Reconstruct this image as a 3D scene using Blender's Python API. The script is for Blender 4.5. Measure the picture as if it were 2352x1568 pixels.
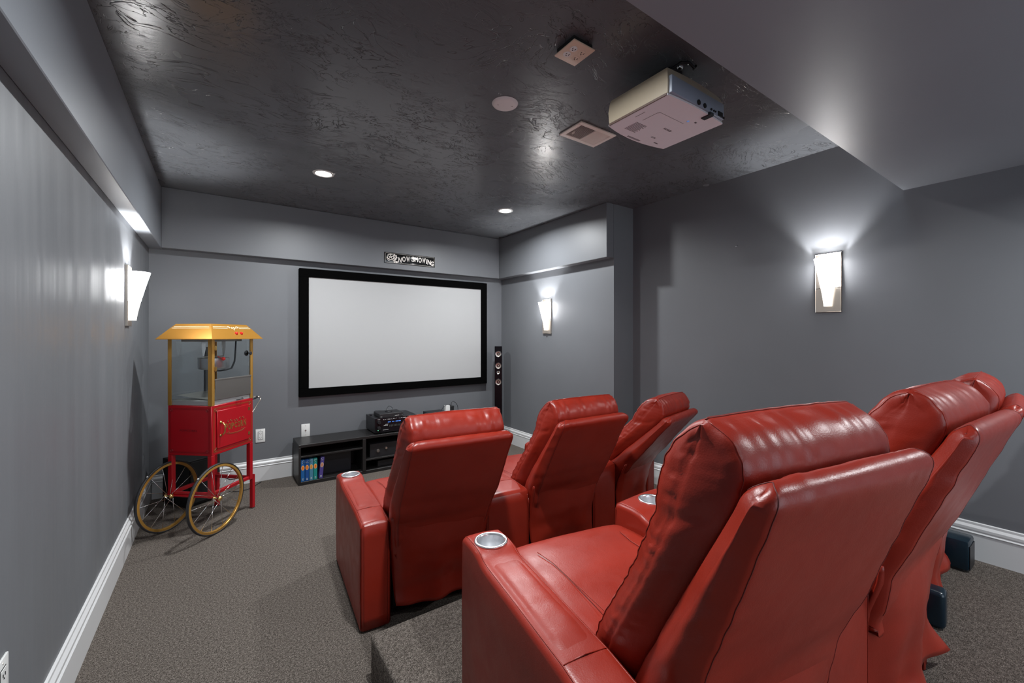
import bpy, bmesh, math, random
from mathutils import Vector, Matrix, noise
random.seed(7)
S = bpy.context.scene
for o in list(bpy.data.objects): bpy.data.objects.remove(o, do_unlink=True)
COL = S.collection
PI = math.pi
def rad(a): return a*PI/180

# ------------------------------------------------------------ camera
cd = bpy.data.cameras.new('camera'); cam = bpy.data.objects.new('camera', cd); COL.objects.link(cam)
cam.location = (0, 0, 1.30)
cam.rotation_euler = (PI/2, 0, -0.608)
cd.sensor_width = 36; cd.lens = 36*964/2352
cd.shift_y = -(784-770)/2352
cd.clip_start = 0.02
S.camera = cam
# ------------------------------------------------------------ world, exposure
W = bpy.data.worlds.new('world'); S.world = W; W.use_nodes = True
W.node_tree.nodes['Background'].inputs[0].default_value = (0.76, 0.88, 1.0, 1)
W.node_tree.nodes['Background'].inputs[1].default_value = 2.0
S.view_settings.view_transform = 'Standard'; S.view_settings.look = 'None'
S.view_settings.gamma = 1; S.view_settings.use_curve_mapping = False
S.view_settings.exposure = 0.35
try:
    S.cycles.max_bounces = 10; S.cycles.diffuse_bounces = 6; S.cycles.glossy_bounces = 5; S.cycles.transmission_bounces = 8; S.cycles.transparent_max_bounces = 12
    S.cycles.sample_clamp_indirect = 4
except Exception: pass
# downlights: x, y, ceiling z, watts (front pair in the photo; the others hang over the seating, behind or above the frame)
DOWN = [(0.615, 3.27, 2.47, 28), (2.20, 3.27, 2.47, 28), (0.648, 1.20, 2.47, 30),
        (1.0, -0.75, 2.112, 2.5), (2.65, -0.55, 2.112, 21)]
SCONCE_W = 38.0
SCONCE_GLOW = 26.0

# ------------------------------------------------------------ helpers
def tag(o, label=None, cat=None, group=None, kind=None):
    if label: o['label'] = label
    if cat: o['category'] = cat
    if group: o['group'] = group
    if kind: o['kind'] = kind
    return o
def thing(name, label, cat, loc=(0,0,0), rotz=0, group=None):
    o = bpy.data.objects.new(name, None); COL.objects.link(o)
    o.empty_display_size = 0.1
    o.location = loc; o.rotation_euler = (0, 0, rotz)
    return tag(o, label, cat, group)
def obj(name, bm, m, parent=None, smooth=None, label=None):
    bmesh.ops.recalc_face_normals(bm, faces=bm.faces[:])
    me = bpy.data.meshes.new(name); bm.to_mesh(me); bm.free()
    ms = m if isinstance(m, (list, tuple)) else [m]
    for q in ms: me.materials.append(q)
    if smooth is not None:
        for p in me.polygons: p.use_smooth = True
        if smooth < 180: me.set_sharp_from_angle(angle=rad(smooth))
    o = bpy.data.objects.new(name, me); COL.objects.link(o)
    if parent: o.parent = parent
    if label: o['label'] = label
    return o
def struct(name, bm, m, smooth=None):
    o = obj(name, bm, m, None, smooth); o['kind'] = 'structure'; return o
def box(bm, x0, x1, y0, y1, z0, z1, bev=0, seg=2, mi=0, mat=None):
    r = bmesh.ops.create_cube(bm, size=1)
    vs = r['verts']
    for v in vs:
        v.co = Vector(((x0+x1)/2+v.co.x*(x1-x0), (y0+y1)/2+v.co.y*(y1-y0), (z0+z1)/2+v.co.z*(z1-z0)))
    fs = set(f for v in vs for f in v.link_faces)
    if bev:
        es = set(e for v in vs for e in v.link_edges)
        r2 = bmesh.ops.bevel(bm, geom=list(es), offset=bev, segments=seg, affect='EDGES', profile=0.5)
        vs = list(set(v for f in r2['faces'] for v in f.verts) | set(v for v in vs if v.is_valid)); fs = set(f for v in vs for f in v.link_faces)
    for f in fs: f.material_index = mi
    if mat is not None:
        for v in vs: v.co = mat @ v.co
    return vs
def tube(bm, pts, r, seg=8, closed=False, caps=True, mi=0):
    pts = [Vector(p) for p in pts]; n = len(pts); rings = []
    up = Vector((0.0123, 0.0345, 1)).normalized(); prev = None
    for i, p in enumerate(pts):
        if closed: d = pts[(i+1) % n]-pts[i-1]
        else: d = pts[min(i+1, n-1)]-pts[max(i-1, 0)]
        if d.length < 1e-9: d = Vector((0,0,1))
        d.normalize()
        a = prev if prev is not None else (up if abs(d.dot(up)) < .95 else Vector((1,0,0)))
        s_ = (a - d*a.dot(d)); s_.normalize(); t = d.cross(s_); prev = s_
        rr = r[i] if isinstance(r, (list, tuple)) else r
        rings.append([bm.verts.new(p+(s_*math.cos(2*PI*k/seg)+t*math.sin(2*PI*k/seg))*rr) for k in range(seg)])
    fs = []
    for i in range(n if closed else n-1):
        A, B = rings[i], rings[(i+1) % n]
        for k in range(seg):
            fs.append(bm.faces.new((A[k], A[(k+1) % seg], B[(k+1) % seg], B[k])))
    if not closed and caps:
        fs.append(bm.faces.new(rings[0][::-1])); fs.append(bm.faces.new(rings[-1]))
    for f in fs: f.material_index = mi
    return fs
def lathe(bm, prof, seg=32, mat=None, mi=0, a0=0, a1=2*PI):
    full = abs(a1-a0-2*PI) < 1e-6; rings = []
    N = seg if full else seg+1
    for (r, z) in prof:
        rg = []
        for k in range(N):
            a = a0+(a1-a0)*k/seg
            p = Vector((r*math.cos(a), r*math.sin(a), z))
            rg.append(bm.verts.new(mat @ p if mat is not None else p))
        rings.append(rg)
    for i in range(len(prof)-1):
        for k in range(seg):
            k2 = (k+1) % N
            try:
                f = bm.faces.new((rings[i][k], rings[i][k2], rings[i+1][k2], rings[i+1][k])); f.material_index = mi
            except ValueError: pass
    bmesh.ops.remove_doubles(bm, verts=[v for r in rings for v in r], dist=1e-6)
def disc(bm, r, z, seg=32, mat=None, mi=0):
    vs = []
    for k in range(seg):
        p = Vector((r*math.cos(2*PI*k/seg), r*math.sin(2*PI*k/seg), z)); vs.append(bm.verts.new(mat @ p if mat is not None else p))
    f = bm.faces.new(vs); f.material_index = mi
def poly(bm, pts, mi=0):
    f = bm.faces.new([bm.verts.new(Vector(p)) for p in pts]); f.material_index = mi; return f
def prism(bm, pts, d, mi=0):
    """polygon pts (3-D), extruded by the vector d"""
    d = Vector(d); A = [bm.verts.new(Vector(p)) for p in pts]; B = [bm.verts.new(Vector(p)+d) for p in pts]; n = len(pts)
    fs = [bm.faces.new(A[::-1]), bm.faces.new(B)]
    for i in range(n): fs.append(bm.faces.new((A[i], A[(i+1) % n], B[(i+1) % n], B[i])))
    for f in fs: f.material_index = mi
def text_into(bm, body, size, M, extrude=0.0006, align='CENTER', shear=0, bold=0.0, mi=0, fit=None):
    cu = bpy.data.curves.new('t', 'FONT'); cu.body = body; cu.size = size; cu.extrude = extrude
    cu.align_x = align; cu.align_y = 'CENTER'; cu.shear = shear; cu.offset = bold; cu.resolution_u = 3
    to = bpy.data.objects.new('t', cu); COL.objects.link(to)
    dg = bpy.context.evaluated_depsgraph_get(); dg.update()
    me = bpy.data.meshes.new_from_object(to.evaluated_get(dg))
    if fit:
        xs = [v.co.x for v in me.vertices]; ys = [v.co.y for v in me.vertices]
        if xs:
            kx = fit[0]/(max(xs)-min(xs)); ky = fit[1]/(max(ys)-min(ys)) if fit[1] else 1
            cx = (max(xs)+min(xs))/2; cy = (max(ys)+min(ys))/2
            for v in me.vertices: v.co.x = (v.co.x-cx)*kx; v.co.y = (v.co.y-cy)*ky
    me.transform(M)
    n0 = len(bm.faces); bm.from_mesh(me); bm.faces.ensure_lookup_table()
    for f in bm.faces[n0:]: f.material_index = mi
    bpy.data.objects.remove(to, do_unlink=True); bpy.data.curves.remove(cu); bpy.data.meshes.remove(me)
def basis(o, x, y):
    x = Vector(x).normalized(); y = Vector(y).normalized(); z = x.cross(y)
    M = Matrix.Identity(4)
    for i in range(3): M[i][0] = x[i]; M[i][1] = y[i]; M[i][2] = z[i]; M[i][3] = o[i]
    return M

# ------------------------------------------------------------ materials
def mk(name, color, rough=.5, metal=0, spec=.5, coat=0, emit=None, estr=0):
    m = bpy.data.materials.new(name); m.use_nodes = True
    b = m.node_tree.nodes['Principled BSDF']
    b.inputs['Base Color'].default_value = (*color, 1); b.inputs['Roughness'].default_value = rough
    b.inputs['Metallic'].default_value = metal; b.inputs['Specular IOR Level'].default_value = spec
    b.inputs['Coat Weight'].default_value = coat
    if emit: b.inputs['Emission Color'].default_value = (*emit, 1); b.inputs['Emission Strength'].default_value = estr
    return m
class G:
    def __init__(s, m): s.t = m.node_tree; s.b = s.t.nodes['Principled BSDF']
    def n(s, typ, **kw):
        q = s.t.nodes.new(typ)
        for k, v in kw.items():
            if k in q.inputs: q.inputs[k].default_value = v
            else: setattr(q, k, v)
        return q
    def l(s, a, b): s.t.links.new(a, b)
    def co(s, scale=(1,1,1), rot=(0,0,0)):
        c = s.n('ShaderNodeTexCoord'); mp = s.n('ShaderNodeMapping'); mp.inputs['Scale'].default_value = scale; mp.inputs['Rotation'].default_value = rot
        s.l(c.outputs['Object'], mp.inputs[0]); return mp.outputs[0]
    def noise(s, vec, scale, detail=3, rough=.5, dist=0):
        q = s.n('ShaderNodeTexNoise'); q.inputs['Scale'].default_value = scale; q.inputs['Detail'].default_value = detail
        q.inputs['Roughness'].default_value = rough; q.inputs['Distortion'].default_value = dist; s.l(vec, q.inputs['Vector']); return q
    def bump(s, h, strength, dist, prev=None):
        q = s.n('ShaderNodeBump'); q.inputs['Strength'].default_value = strength; q.inputs['Distance'].default_value = dist
        s.l(h, q.inputs['Height'])
        if prev is not None: s.l(prev, q.inputs['Normal'])
        return q.outputs[0]
    def ramp(s, f, stops):
        q = s.n('ShaderNodeValToRGB'); e = q.color_ramp.elements
        for i, (p, c) in enumerate(stops):
            if i > 1: e.new(p)
            e[i].position = p; e[i].color = (*c, 1) if len(c) == 3 else c
        s.l(f, q.inputs[0]); return q.outputs[0]
def m_wall(name, c, rough=.42, streak=0.0, spec=.5):
    m = mk(name, c, rough, spec=spec); g = G(m)
    v = g.co()
    n1 = g.noise(v, 160, 2)
    nr = g.bump(n1.outputs[0], .06, .002)
    if streak:
        n2 = g.noise(g.co((5, 5, .22)), 1.6, 3, .55)
        nr = g.bump(n2.outputs[0], streak, .02, nr)
        r = g.ramp(n2.outputs[0], [(.3, (rough-.08,)*3), (.7, (rough+.12,)*3)])
        g.l(r, g.b.inputs['Roughness'])
    g.l(nr, g.b.inputs['Normal'])
    n3 = g.noise(v, 1.3, 3)
    mx = g.ramp(n3.outputs[0], [(.3, tuple(x*.93 for x in c)), (.7, tuple(x*1.05 for x in c))]); g.l(mx, g.b.inputs['Base Color'])
    return m
WC = (.140, .146, .157)
M_WALL = m_wall('grey eggshell paint', WC, .46)
M_WALLL = m_wall('grey rolled paint', WC, .48, .10)
M_LOWC = m_wall('grey paint lifted against red bounce', (.205, .220, .242), .40, 0)  # red bounce offset in the colour: wall paint made lighter and cooler
def m_ceiling():
    c = (.100, .105, .114)
    m = mk('charcoal crackle ceiling finish', c, .26); g = G(m)
    base = g.co()
    def math_(op, a, b=None, v=None, v0=None):
        q = g.n('ShaderNodeMath', operation=op)
        if a is not None: g.l(a, q.inputs[0])
        else: q.inputs[0].default_value = v0
        if b is not None: g.l(b, q.inputs[1])
        elif v is not None: q.inputs[1].default_value = v
        return q.outputs[0]
    def hair(scale, rot, st, warp_s, warp_a, width, brk_s, lo, hi, det=4):
        w = g.noise(base, warp_s, 2, .5)
        sub = g.n('ShaderNodeVectorMath', operation='SUBTRACT'); g.l(w.outputs[1], sub.inputs[0]); sub.inputs[1].default_value = (.5, .5, .5)
        sc = g.n('ShaderNodeVectorMath', operation='SCALE'); g.l(sub.outputs[0], sc.inputs[0]); sc.inputs['Scale'].default_value = warp_a
        ad = g.n('ShaderNodeVectorMath', operation='ADD'); g.l(base, ad.inputs[0]); g.l(sc.outputs[0], ad.inputs[1])
        mp = g.n('ShaderNodeMapping'); mp.inputs['Scale'].default_value = (1, st, 1); mp.inputs['Rotation'].default_value = (0, 0, rot); g.l(ad.outputs[0], mp.inputs[0])
        n_ = g.noise(mp.outputs[0], scale, det, .62, .6)
        d = math_('ABSOLUTE', math_('SUBTRACT', n_.outputs[0], v=.5))
        ln = g.ramp(d, [(0, (1,1,1)), (width, (0,0,0))])
        bk = g.ramp(g.noise(base, brk_s, 3, .6).outputs[0], [(lo, (0,0,0)), (hi, (1,1,1))])
        return math_('MULTIPLY', ln, bk)
    h1 = hair(3.4, .55, 2.6, 1.3, .9, .0085, 2.0, .44, .56)
    h2 = hair(6.0, -.5, 2.2, 1.8, .8, .011, 2.6, .50, .60)
    h3 = hair(11.0, .9, 3.0, 1.1, 1.0, .016, 3.3, .50, .62)
    L = math_('MAXIMUM', math_('MAXIMUM', h1, h2), h3)
    inv = math_('SUBTRACT', None, L, v0=1.0)
    fl = hair(26, .8, 5, 2, .6, .012, 5.0, .60, .68, 2)
    cr = g.ramp(inv, [(0, (.034,.035,.037)), (1, c)]); g.l(cr, g.b.inputs['Base Color'])
    fine = g.noise(g.co((1, 3, 1), (0,0,.4)), 22, 4, .6)
    nr = g.bump(fine.outputs[0], .12, .005)
    nr = g.bump(inv, .6, .0022, nr); nr = g.bump(fl, .8, .002, nr); g.l(nr, g.b.inputs['Normal'])
    pt = g.noise(base, 1.5, 3, .55)
    rr = g.ramp(pt.outputs[0], [(.35, (.23,)*3), (.65, (.31,)*3)]); g.l(rr, g.b.inputs['Roughness'])
    return m
M_CEIL = m_ceiling()
def m_carpet():
    m = mk('speckled brown grey carpet', (.09, .08, .07), .95, spec=.1); g = G(m)
    v = g.co()
    n1 = g.noise(v, 300, 2, .9); n2 = g.noise(v, 110, 2, .6)
    ad = g.n('ShaderNodeMath', operation='ADD'); g.l(n1.outputs[0], ad.inputs[0])
    s2 = g.n('ShaderNodeMath', operation='MULTIPLY'); s2.inputs[1].default_value = .35; g.l(n2.outputs[0], s2.inputs[0]); g.l(s2.outputs[0], ad.inputs[1])
    c = g.ramp(ad.outputs[0], [(.50, (.022, .0175, .0145)), (.67, (.112, .094, .080)), (.84, (.34, .295, .26))]); g.l(c, g.b.inputs['Base Color'])
    g.l(g.bump(n1.outputs[0], .9, .006), g.b.inputs['Normal'])
    return m
M_CARPET = m_carpet()
def m_leather():
    c = (.30, .022, .011)
    m = mk('red leather', c, .38, spec=.42); g = G(m)
    v = g.co()
    vo = g.n('ShaderNodeTexVoronoi'); vo.inputs['Scale'].default_value = 330; g.l(v, vo.inputs['Vector'])
    nr = g.bump(vo.outputs[0], .10, .0012)
    n2 = g.noise(v, 14, 4, .6, .4); nr = g.bump(n2.outputs[0], .12, .006, nr)
    g.l(nr, g.b.inputs['Normal'])
    n3 = g.noise(v, 5, 3)
    cc = g.ramp(n3.outputs[0], [(.3, (.230, .0155, .0070)), (.7, (.285, .0215, .0100))]); g.l(cc, g.b.inputs['Base Color'])
    rr = g.ramp(n2.outputs[0], [(.3, (.31,)*3), (.7, (.42,)*3)]); g.l(rr, g.b.inputs['Roughness'])
    return m
M_LEA = m_leather()
M_THREAD = mk('dark red thread', (.12, .010, .008), .6)
M_WHITE = mk('white trim paint', (.62, .62, .62), .35)
M_BLK = mk('black plastic', (.012, .012, .014), .4)
M_BLKG = mk('glossy black', (.008, .008, .010), .12)
M_BLUEBLK = mk('dark teal black gloss plastic', (.003, .014, .024), .25)
M_VELVET = mk('black velvet frame', (.002, .002, .002), .95, spec=.02)
M_SCREEN = mk('matte screen fabric', (.40, .40, .40), .9, spec=.1)
M_STEEL = mk('brushed nickel', (.62, .55, .48), .32, 1)
M_CHROME = mk('chrome', (.8, .8, .8), .12, 1)
M_ALU = mk('aluminium', (.80, .81, .83), .30, 1)
M_DSTEEL = mk('worn steel', (.33, .31, .29), .42, 1)
M_PLATE = mk('white plastic', (.72, .72, .70), .35)
M_BEIGE = mk('beige plastic', (.70, .56, .43), .4)
M_BEIGEL = mk('pale beige plastic', (.84, .79, .71), .4)
M_DARKHOLE = mk('dark slot', (.01, .01, .01), .8)
M_RED = mk('red enamel', (.36, .002, .008), .34)
M_REDK = mk('glossy red knob', (.7, .02, .01), .15)
M_GOLD = mk('gold paint metal', (.50, .27, .06), .27, .55)
M_YEL = mk('yellow gold enamel', (.46, .215, .028), .36, .6, coat=.3)
M_CREAM = mk('cream print', (.85, .74, .50), .4)
M_GPRINT = mk('dull gold print', (.20, .078, .015), .5)
M_RPRINT = mk('faint dark print', (.17, .004, .008), .5)
M_BRASS = mk('brass', (.80, .55, .20), .22, 1)
M_TYRE = mk('black rubber', (.018, .018, .02), .55)
M_FWOOD = mk('black brown veneer', (.012, .011, .011), .38)
M_PROJ = mk('white plastic with bounce tint', (.80, .77, .80), .42)  # underside: brightness and pink tint of bounced light set into the colour
M_PROJS = mk('ivory plastic', (.44, .37, .27), .42)
M_PROJB = mk('grey plastic with cool light tint', (.30, .34, .42), .4)  # rear panel: blue of the cool light from behind mixed into the grey
M_PRINT = mk('dark print', (.06, .05, .06), .5)
def m_glass():
    m = bpy.data.materials.new('clear glass'); m.use_nodes = True; t = m.node_tree; t.nodes.clear()
    o = t.nodes.new('ShaderNodeOutputMaterial'); a = t.nodes.new('ShaderNodeBsdfTransparent'); b = t.nodes.new('ShaderNodeBsdfGlossy')
    a.inputs[0].default_value = (.95, .97, .97, 1); b.inputs['Roughness'].default_value = .02; b.inputs[0].default_value = (.8,.85,.9,1)
    lw = t.nodes.new('ShaderNodeLayerWeight'); pw = t.nodes.new('ShaderNodeMath'); pw.operation = 'POWER'; pw.inputs[1].default_value = 4
    f = t.nodes.new('ShaderNodeMath'); f.operation = 'MULTIPLY_ADD'; f.inputs[1].default_value = .5; f.inputs[2].default_value = .035
    t.links.new(lw.outputs['Facing'], pw.inputs[0]); t.links.new(pw.outputs[0], f.inputs[0]); mx = t.nodes.new('ShaderNodeMixShader')
    t.links.new(f.outputs[0], mx.inputs[0]); t.links.new(a.outputs[0], mx.inputs[1]); t.links.new(b.outputs[0], mx.inputs[2]); t.links.new(mx.outputs[0], o.inputs[0])
    return m
M_GLASS = m_glass()
M_SHADE = mk('lit frosted glass', (.85, .85, .83), .3, emit=(.99, .99, 1), estr=SCONCE_GLOW)
M_SHADE2 = mk('lit frosted glass lower', (.85, .85, .83), .3, emit=(1, .95, .88), estr=1.4)
M_LENS = mk('lit lamp lens', (.9, .9, .9), .3, emit=(1, .97, .93), estr=14)

# ------------------------------------------------------------ room shell
XL, XR, XA, YS, C, RZ, LZ = -.463, 3.14, 2.88, 4.37, 2.47, .17, 2.112
XS, YSF, XAS, SZ = -.38, 4.28, 2.79, 1.99      # soffit faces and soffit underside height
YB, YBK, YC = .677, -1.9, 2.55                 # bulkhead edge, back wall, end of the narrow part
T = .12
bm = bmesh.new(); box(bm, XL-T, XR+T, YBK-T, YS+T, -T, 0); struct('floor', bm, M_CARPET)
# carpeted riser under the rear seats
bm = bmesh.new(); box(bm, .468, XR, YBK, 1.612, -.01, RZ, .012, 3); struct('floor.001', bm, M_CARPET, 40)
bm = bmesh.new(); box(bm, XL-T, XR+T, YB+.1, YS+T, C, C+T); struct('ceiling', bm, M_CEIL)
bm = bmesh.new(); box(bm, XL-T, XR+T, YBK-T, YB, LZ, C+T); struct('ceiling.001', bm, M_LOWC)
bm = bmesh.new(); box(bm, XL-T, XL, YBK-T, YS+T, 0, C); struct('wall_left', bm, M_WALLL)
bm = bmesh.new(); box(bm, XL, XR+T, YS, YS+T, 0, C); struct('wall_front', bm, M_WALL)
bm = bmesh.new(); box(bm, XR, XR+T, YBK-T, YC, 0, C); struct('wall_right', bm, M_WALL)
bm = bmesh.new(); box(bm, XA, XR+T, YC, YS, 0, C); struct('wall_alcove', bm, M_WALL)
# back wall with a wide opening to the daylit room behind the seats
bm = bmesh.new(); box(bm, XL, .25, YBK-T, YBK, 0, LZ); box(bm, 2.75, XR, YBK-T, YBK, 0, LZ); box(bm, .25, 2.75, YBK-T, YBK, 2.0, LZ); struct('wall_back', bm, M_WALL)
# soffits: left, over the screen, right
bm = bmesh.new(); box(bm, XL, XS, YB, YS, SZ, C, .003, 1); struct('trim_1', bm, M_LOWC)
bm = bmesh.new(); box(bm, XS, XAS, YSF, YS, SZ, C, .003, 1); struct('trim_2', bm, M_WALL)
bm = bmesh.new(); box(bm, XAS, XA, YC, YS, SZ, C, .003, 1); struct('trim_3', bm, M_WALL)
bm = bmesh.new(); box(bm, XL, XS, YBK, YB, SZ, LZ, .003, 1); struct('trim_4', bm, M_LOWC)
BASEP = [(0,0), (.016,0), (.016,.128), (.020,.134), (.014,.140), (.017,.148), (.017,.160), (.008,.172), (.008,.183), (0,.186)]
def baseboard(name, p0, p1, n, z=0):
    p0 = Vector((*p0, z)); p1 = Vector((*p1, z)); n = Vector((*n, 0)); bm = bmesh.new()
    pts = [p0+n*a+Vector((0,0,b)) for a, b in BASEP]
    prism(bm, pts, p1-p0); struct(name, bm, M_WHITE)
baseboard('baseboard_left', (XL, YBK), (XL, YS), (1, 0))
baseboard('baseboard_front', (XL+.02, YS), (XA, YS), (0, -1))
baseboard('baseboard_alcove', (XA, YC), (XA, YS-.02), (-1, 0))
baseboard('baseboard_column', (XA, YC), (XR, YC), (0, -1))
baseboard('baseboard_right', (XR, 1.612), (XR, YC-.02), (-1, 0))
baseboard('baseboard_riser', (XR, YBK), (XR, 1.612), (-1, 0), RZ)

# ------------------------------------------------------------ lamps
def downlight(x, y, z, w, label):
    t = thing('ceiling_light', label, 'ceiling light', (x, y, z), 0, 'recessed ceiling lights')
    bm = bmesh.new(); lathe(bm, [(.052, .002), (.054, -.004), (.060, -.006), (.070, -.004), (.073, .0)], 40); obj('trim_ring', bm, M_PLATE, t, 180)
    bm = bmesh.new(); disc(bm, .0525, -.002, 40); obj('lens', bm, M_LENS, t)
    ld = bpy.data.lights.new('ceiling_lamp', 'AREA'); ld.shape = 'DISK'; ld.size = .10; ld.energy = w; ld.color = (.95, .98, 1); ld.spread = rad(165)
    lo = bpy.data.objects.new('lamp', ld); COL.objects.link(lo); lo.location = (0, 0, -.008); lo.parent = t
    return t
LL = ['round recessed ceiling light left of the two before the screen, hanging spring clip', 'round recessed ceiling light right of the two before the screen',
      'recessed ceiling light at the top edge of the picture', 'recessed ceiling light in the low ceiling behind the rear seats, left', 'recessed ceiling light in the low ceiling behind the rear seats, right']
for (x, y, z, w), lb in zip(DOWN, LL):
    t = downlight(x, y, z, w, lb)
    if x == .615:
        bm = bmesh.new(); tube(bm, [(.045, -.055, -.004), (.052, -.070, -.012), (.056, -.083, -.016)], .0016, 6); lathe(bm, [(0, -.004), (.004, -.002), (.004, .002), (0, .004)], 8, Matrix.Translation((.058, -.088, -.017)))
        obj('clip', bm, M_PLATE, t, 180)
def sconce(x, y, z0, nx, label):
    """plate flat on a wall whose normal is (nx,0); y centre; z0 = bottom"""
    t = thing('wall_sconce', label, 'wall lamp', (x, y, z0), 0, 'wall sconces')
    W2, Hh = .068, .365
    bm = bmesh.new(); box(bm, 0, nx*.014, -W2, W2, 0, Hh, .0015, 1); obj('back_plate', bm, M_STEEL, t)
    def shade(z_a, z_b, name, m, closed_bottom=False):
        bm = bmesh.new(); prof = []
        N = 14
        def wr(z):     # half width and depth as a function of height
            k = max(0, (z-.035)/(.325-.035)); kk = k**1.25
            return .020+(.064-.020)*kk, .030+(.095-.030)*kk
        for j in range(N+1):
            z = z_a+(z_b-z_a)*j/N; hw, dp = wr(z); ring = []
            for i in range(21):
                a = -PI/2+PI*i/20
                sx = math.copysign(abs(math.cos(a))**.8, math.cos(a)); sy = math.copysign(abs(math.sin(a))**.8, math.sin(a))
                ring.append(bm.verts.new((nx*(.014+dp*sx), hw*sy, z)))
            prof.append(ring)
        for j in range(N):
            for i in range(20): bm.faces.new((prof[j][i], prof[j][i+1], prof[j+1][i+1], prof[j+1][i]))
        if closed_bottom: bm.faces.new(prof[0])
        o = obj(name, bm, m, t, 180); sm = o.modifiers.new('s', 'SOLIDIFY'); sm.thickness = .003; sm.offset = -1
        return o
    shade(.152, .330, 'glass_shade', M_SHADE)
    shade(.035, .1485, 'glass_shade', M_SHADE2, True)
    bm = bmesh.new(); k = ((.150-.035)/.29)**1.25; hw, dp = .020+.044*k+.001, .030+.065*k+.001
    tube(bm, [(nx*.016, -W2, .150), (nx*.016, -hw, .150)]+[(nx*(.014+dp*abs(math.cos(a))**.8), hw*math.copysign(abs(math.sin(a))**.8, math.sin(a)), .150) for a in [-PI/2+PI*i/16 for i in range(1, 16)]]+[(nx*.016, hw, .150), (nx*.016, W2, .150)], .0016, 6)
    obj('band', bm, M_DSTEEL, t, 180)
    ld = bpy.data.lights.new('bulb', 'POINT'); ld.energy = SCONCE_W; ld.shadow_soft_size = .018; ld.color = (.98, .99, 1)
    lo = bpy.data.objects.new('bulb', ld); COL.objects.link(lo); lo.location = (nx*.045, 0, .245); lo.parent = t
    return t
sconce(XR, 1.027, 1.447, -1, 'tapered white glass sconce on a nickel plate, large on the right wall')
sconce(XA, 3.470, 1.320, -1, 'small distant tapered glass sconce between the column and the screen')
sconce(XL, 3.420, 1.356, 1, 'tapered glass sconce on the left wall above the popcorn cart')

# ------------------------------------------------------------ wall and ceiling fittings
def slot_group(bm, M, s=1.0, mi=1):
    for dx in (-.0065, .0065): box(bm, dx-.001, dx+.001, -.004, .004, .0, .0012, mi=mi, mat=M)
    box(bm, -.002, .002, -.011, -.0075, 0, .0012, mi=mi, mat=M)
def outlet(o, x, y, label, name='wall_outlet', kind='duplex', h=.118, w=.074):
    t = thing(name, label, 'outlet', o); t.matrix_world = basis(Vector(o), x, y)
    bm = bmesh.new(); box(bm, -w/2, w/2, -h/2, h/2, 0, .006, .002, 2); obj('cover_plate', bm, M_PLATE, t, 40)
    if kind == 'duplex':
        bm = bmesh.new(); box(bm, -.0165, .0165, -.034, .034, .006, .0078, .001, 1)
        for dy in (.017, -.017): slot_group(bm, Matrix.Translation((0, dy+.002, .0078)))
        box(bm, -.019, .019, -.0365, .0365, .0055, .0063, mi=1)
        obj('receptacle', bm, [M_PLATE, M_DARKHOLE], t)
    elif kind == 'coax':
        bm = bmesh.new(); lathe(bm, [(.0, .016), (.004, .016), (.004, .006), (.0075, .0065), (.0075, .0)], 12); obj('socket', bm, M_CHROME, t, 40)
    for dy in ((.042, -.042) if kind == 'coax' else (.048,)):
        bm = bmesh.new(); lathe(bm, [(0, .0072), (.0025, .007), (.003, .006)], 10, Matrix.Translation((0, dy, 0))); obj('screw', bm, M_STEEL, t)
    return t
outlet((.297, YS, .404), (1,0,0), (0,0,1), 'white duplex outlet on the screen wall right of the popcorn cart')
outlet((.664, YS, .405), (1,0,0), (0,0,1), 'white cable wall plate above the left end of the black media console', 'cable_wall_plate', 'coax')
outlet((XL, 1.63, .410), (0,1,0), (0,0,1), 'white outlet cover low on the left wall at the picture edge')
# quad outlet on the ceiling
t = thing('ceiling_outlet', 'beige double outlet plate hanging slightly off the ceiling', 'outlet', (1.182, 1.254, C)); t.rotation_euler = (PI, 0, 0)
bm = bmesh.new(); box(bm, -.050, .050, -.050, .050, 0, .020); obj('junction_box', bm, M_DARKHOLE, t)
bm = bmesh.new(); box(bm, -.057, .057, -.060, .060, .020, .027, .003, 3); obj('cover_plate', bm, M_BEIGE, t, 40)
for i, (dx, dy) in enumerate([(-.023, .019), (-.023, -.019), (.023, .019), (.023, -.019)]):
    bm = bmesh.new(); lathe(bm, [(0, .0285), (.0155, .0285), (.0165, .027)], 24, Matrix.Translation((dx, dy, 0)))
    slot_group(bm, Matrix.Translation((dx, dy+.003, .0284)))
    obj('receptacle', bm, [M_BEIGE if dx > 0 else M_PLATE, M_DARKHOLE], t)
# vent
t = thing('ceiling_vent', 'beige rectangular louvred air vent in the ceiling beside the projector', 'vent', (1.757, 1.752, C)); t.rotation_euler = (PI, 0, 0)
bm = bmesh.new()
vx, vy, f = .140, .092, .026
for (a, b, c_, d_) in ((-vx, vx, -vy, -vy+f), (-vx, vx, vy-f, vy), (-vx, -vx+f, -vy+f, vy-f), (vx-f, vx, -vy+f, vy-f)): box(bm, a, b, c_, d_, 0, .009, .002, 1)
obj('frame', bm, M_BEIGEL, t)
bm = bmesh.new(); box(bm, -vx+f, vx-f, -vy+f, vy-f, .0003, .001); obj('duct', bm, M_DARKHOLE, t)
bm = bmesh.new()
for i in range(18):
    y = -vy+f+.004+i*(2*vy-2*f-.008)/17
    M = Matrix.Translation((-.057, y, .006)) @ Matrix.Rotation(rad(40), 4, 'X'); box(bm, -.056, .056, -.0035, .0035, -.0006, .0006, mat=M)
for i in range(18):
    y = -vy+f+.004+i*(2*vy-2*f-.008)/17
    M = Matrix.Translation((.057, y, .006)) @ Matrix.Rotation(rad(-35), 4, 'X'); box(bm, -.056, .056, -.0026, .0026, -.0006, .0006, mat=M)
box(bm, -.002, .002, -vy+f, vy-f, .004, .009)
obj('louvre', bm, M_BEIGEL, t)
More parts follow.
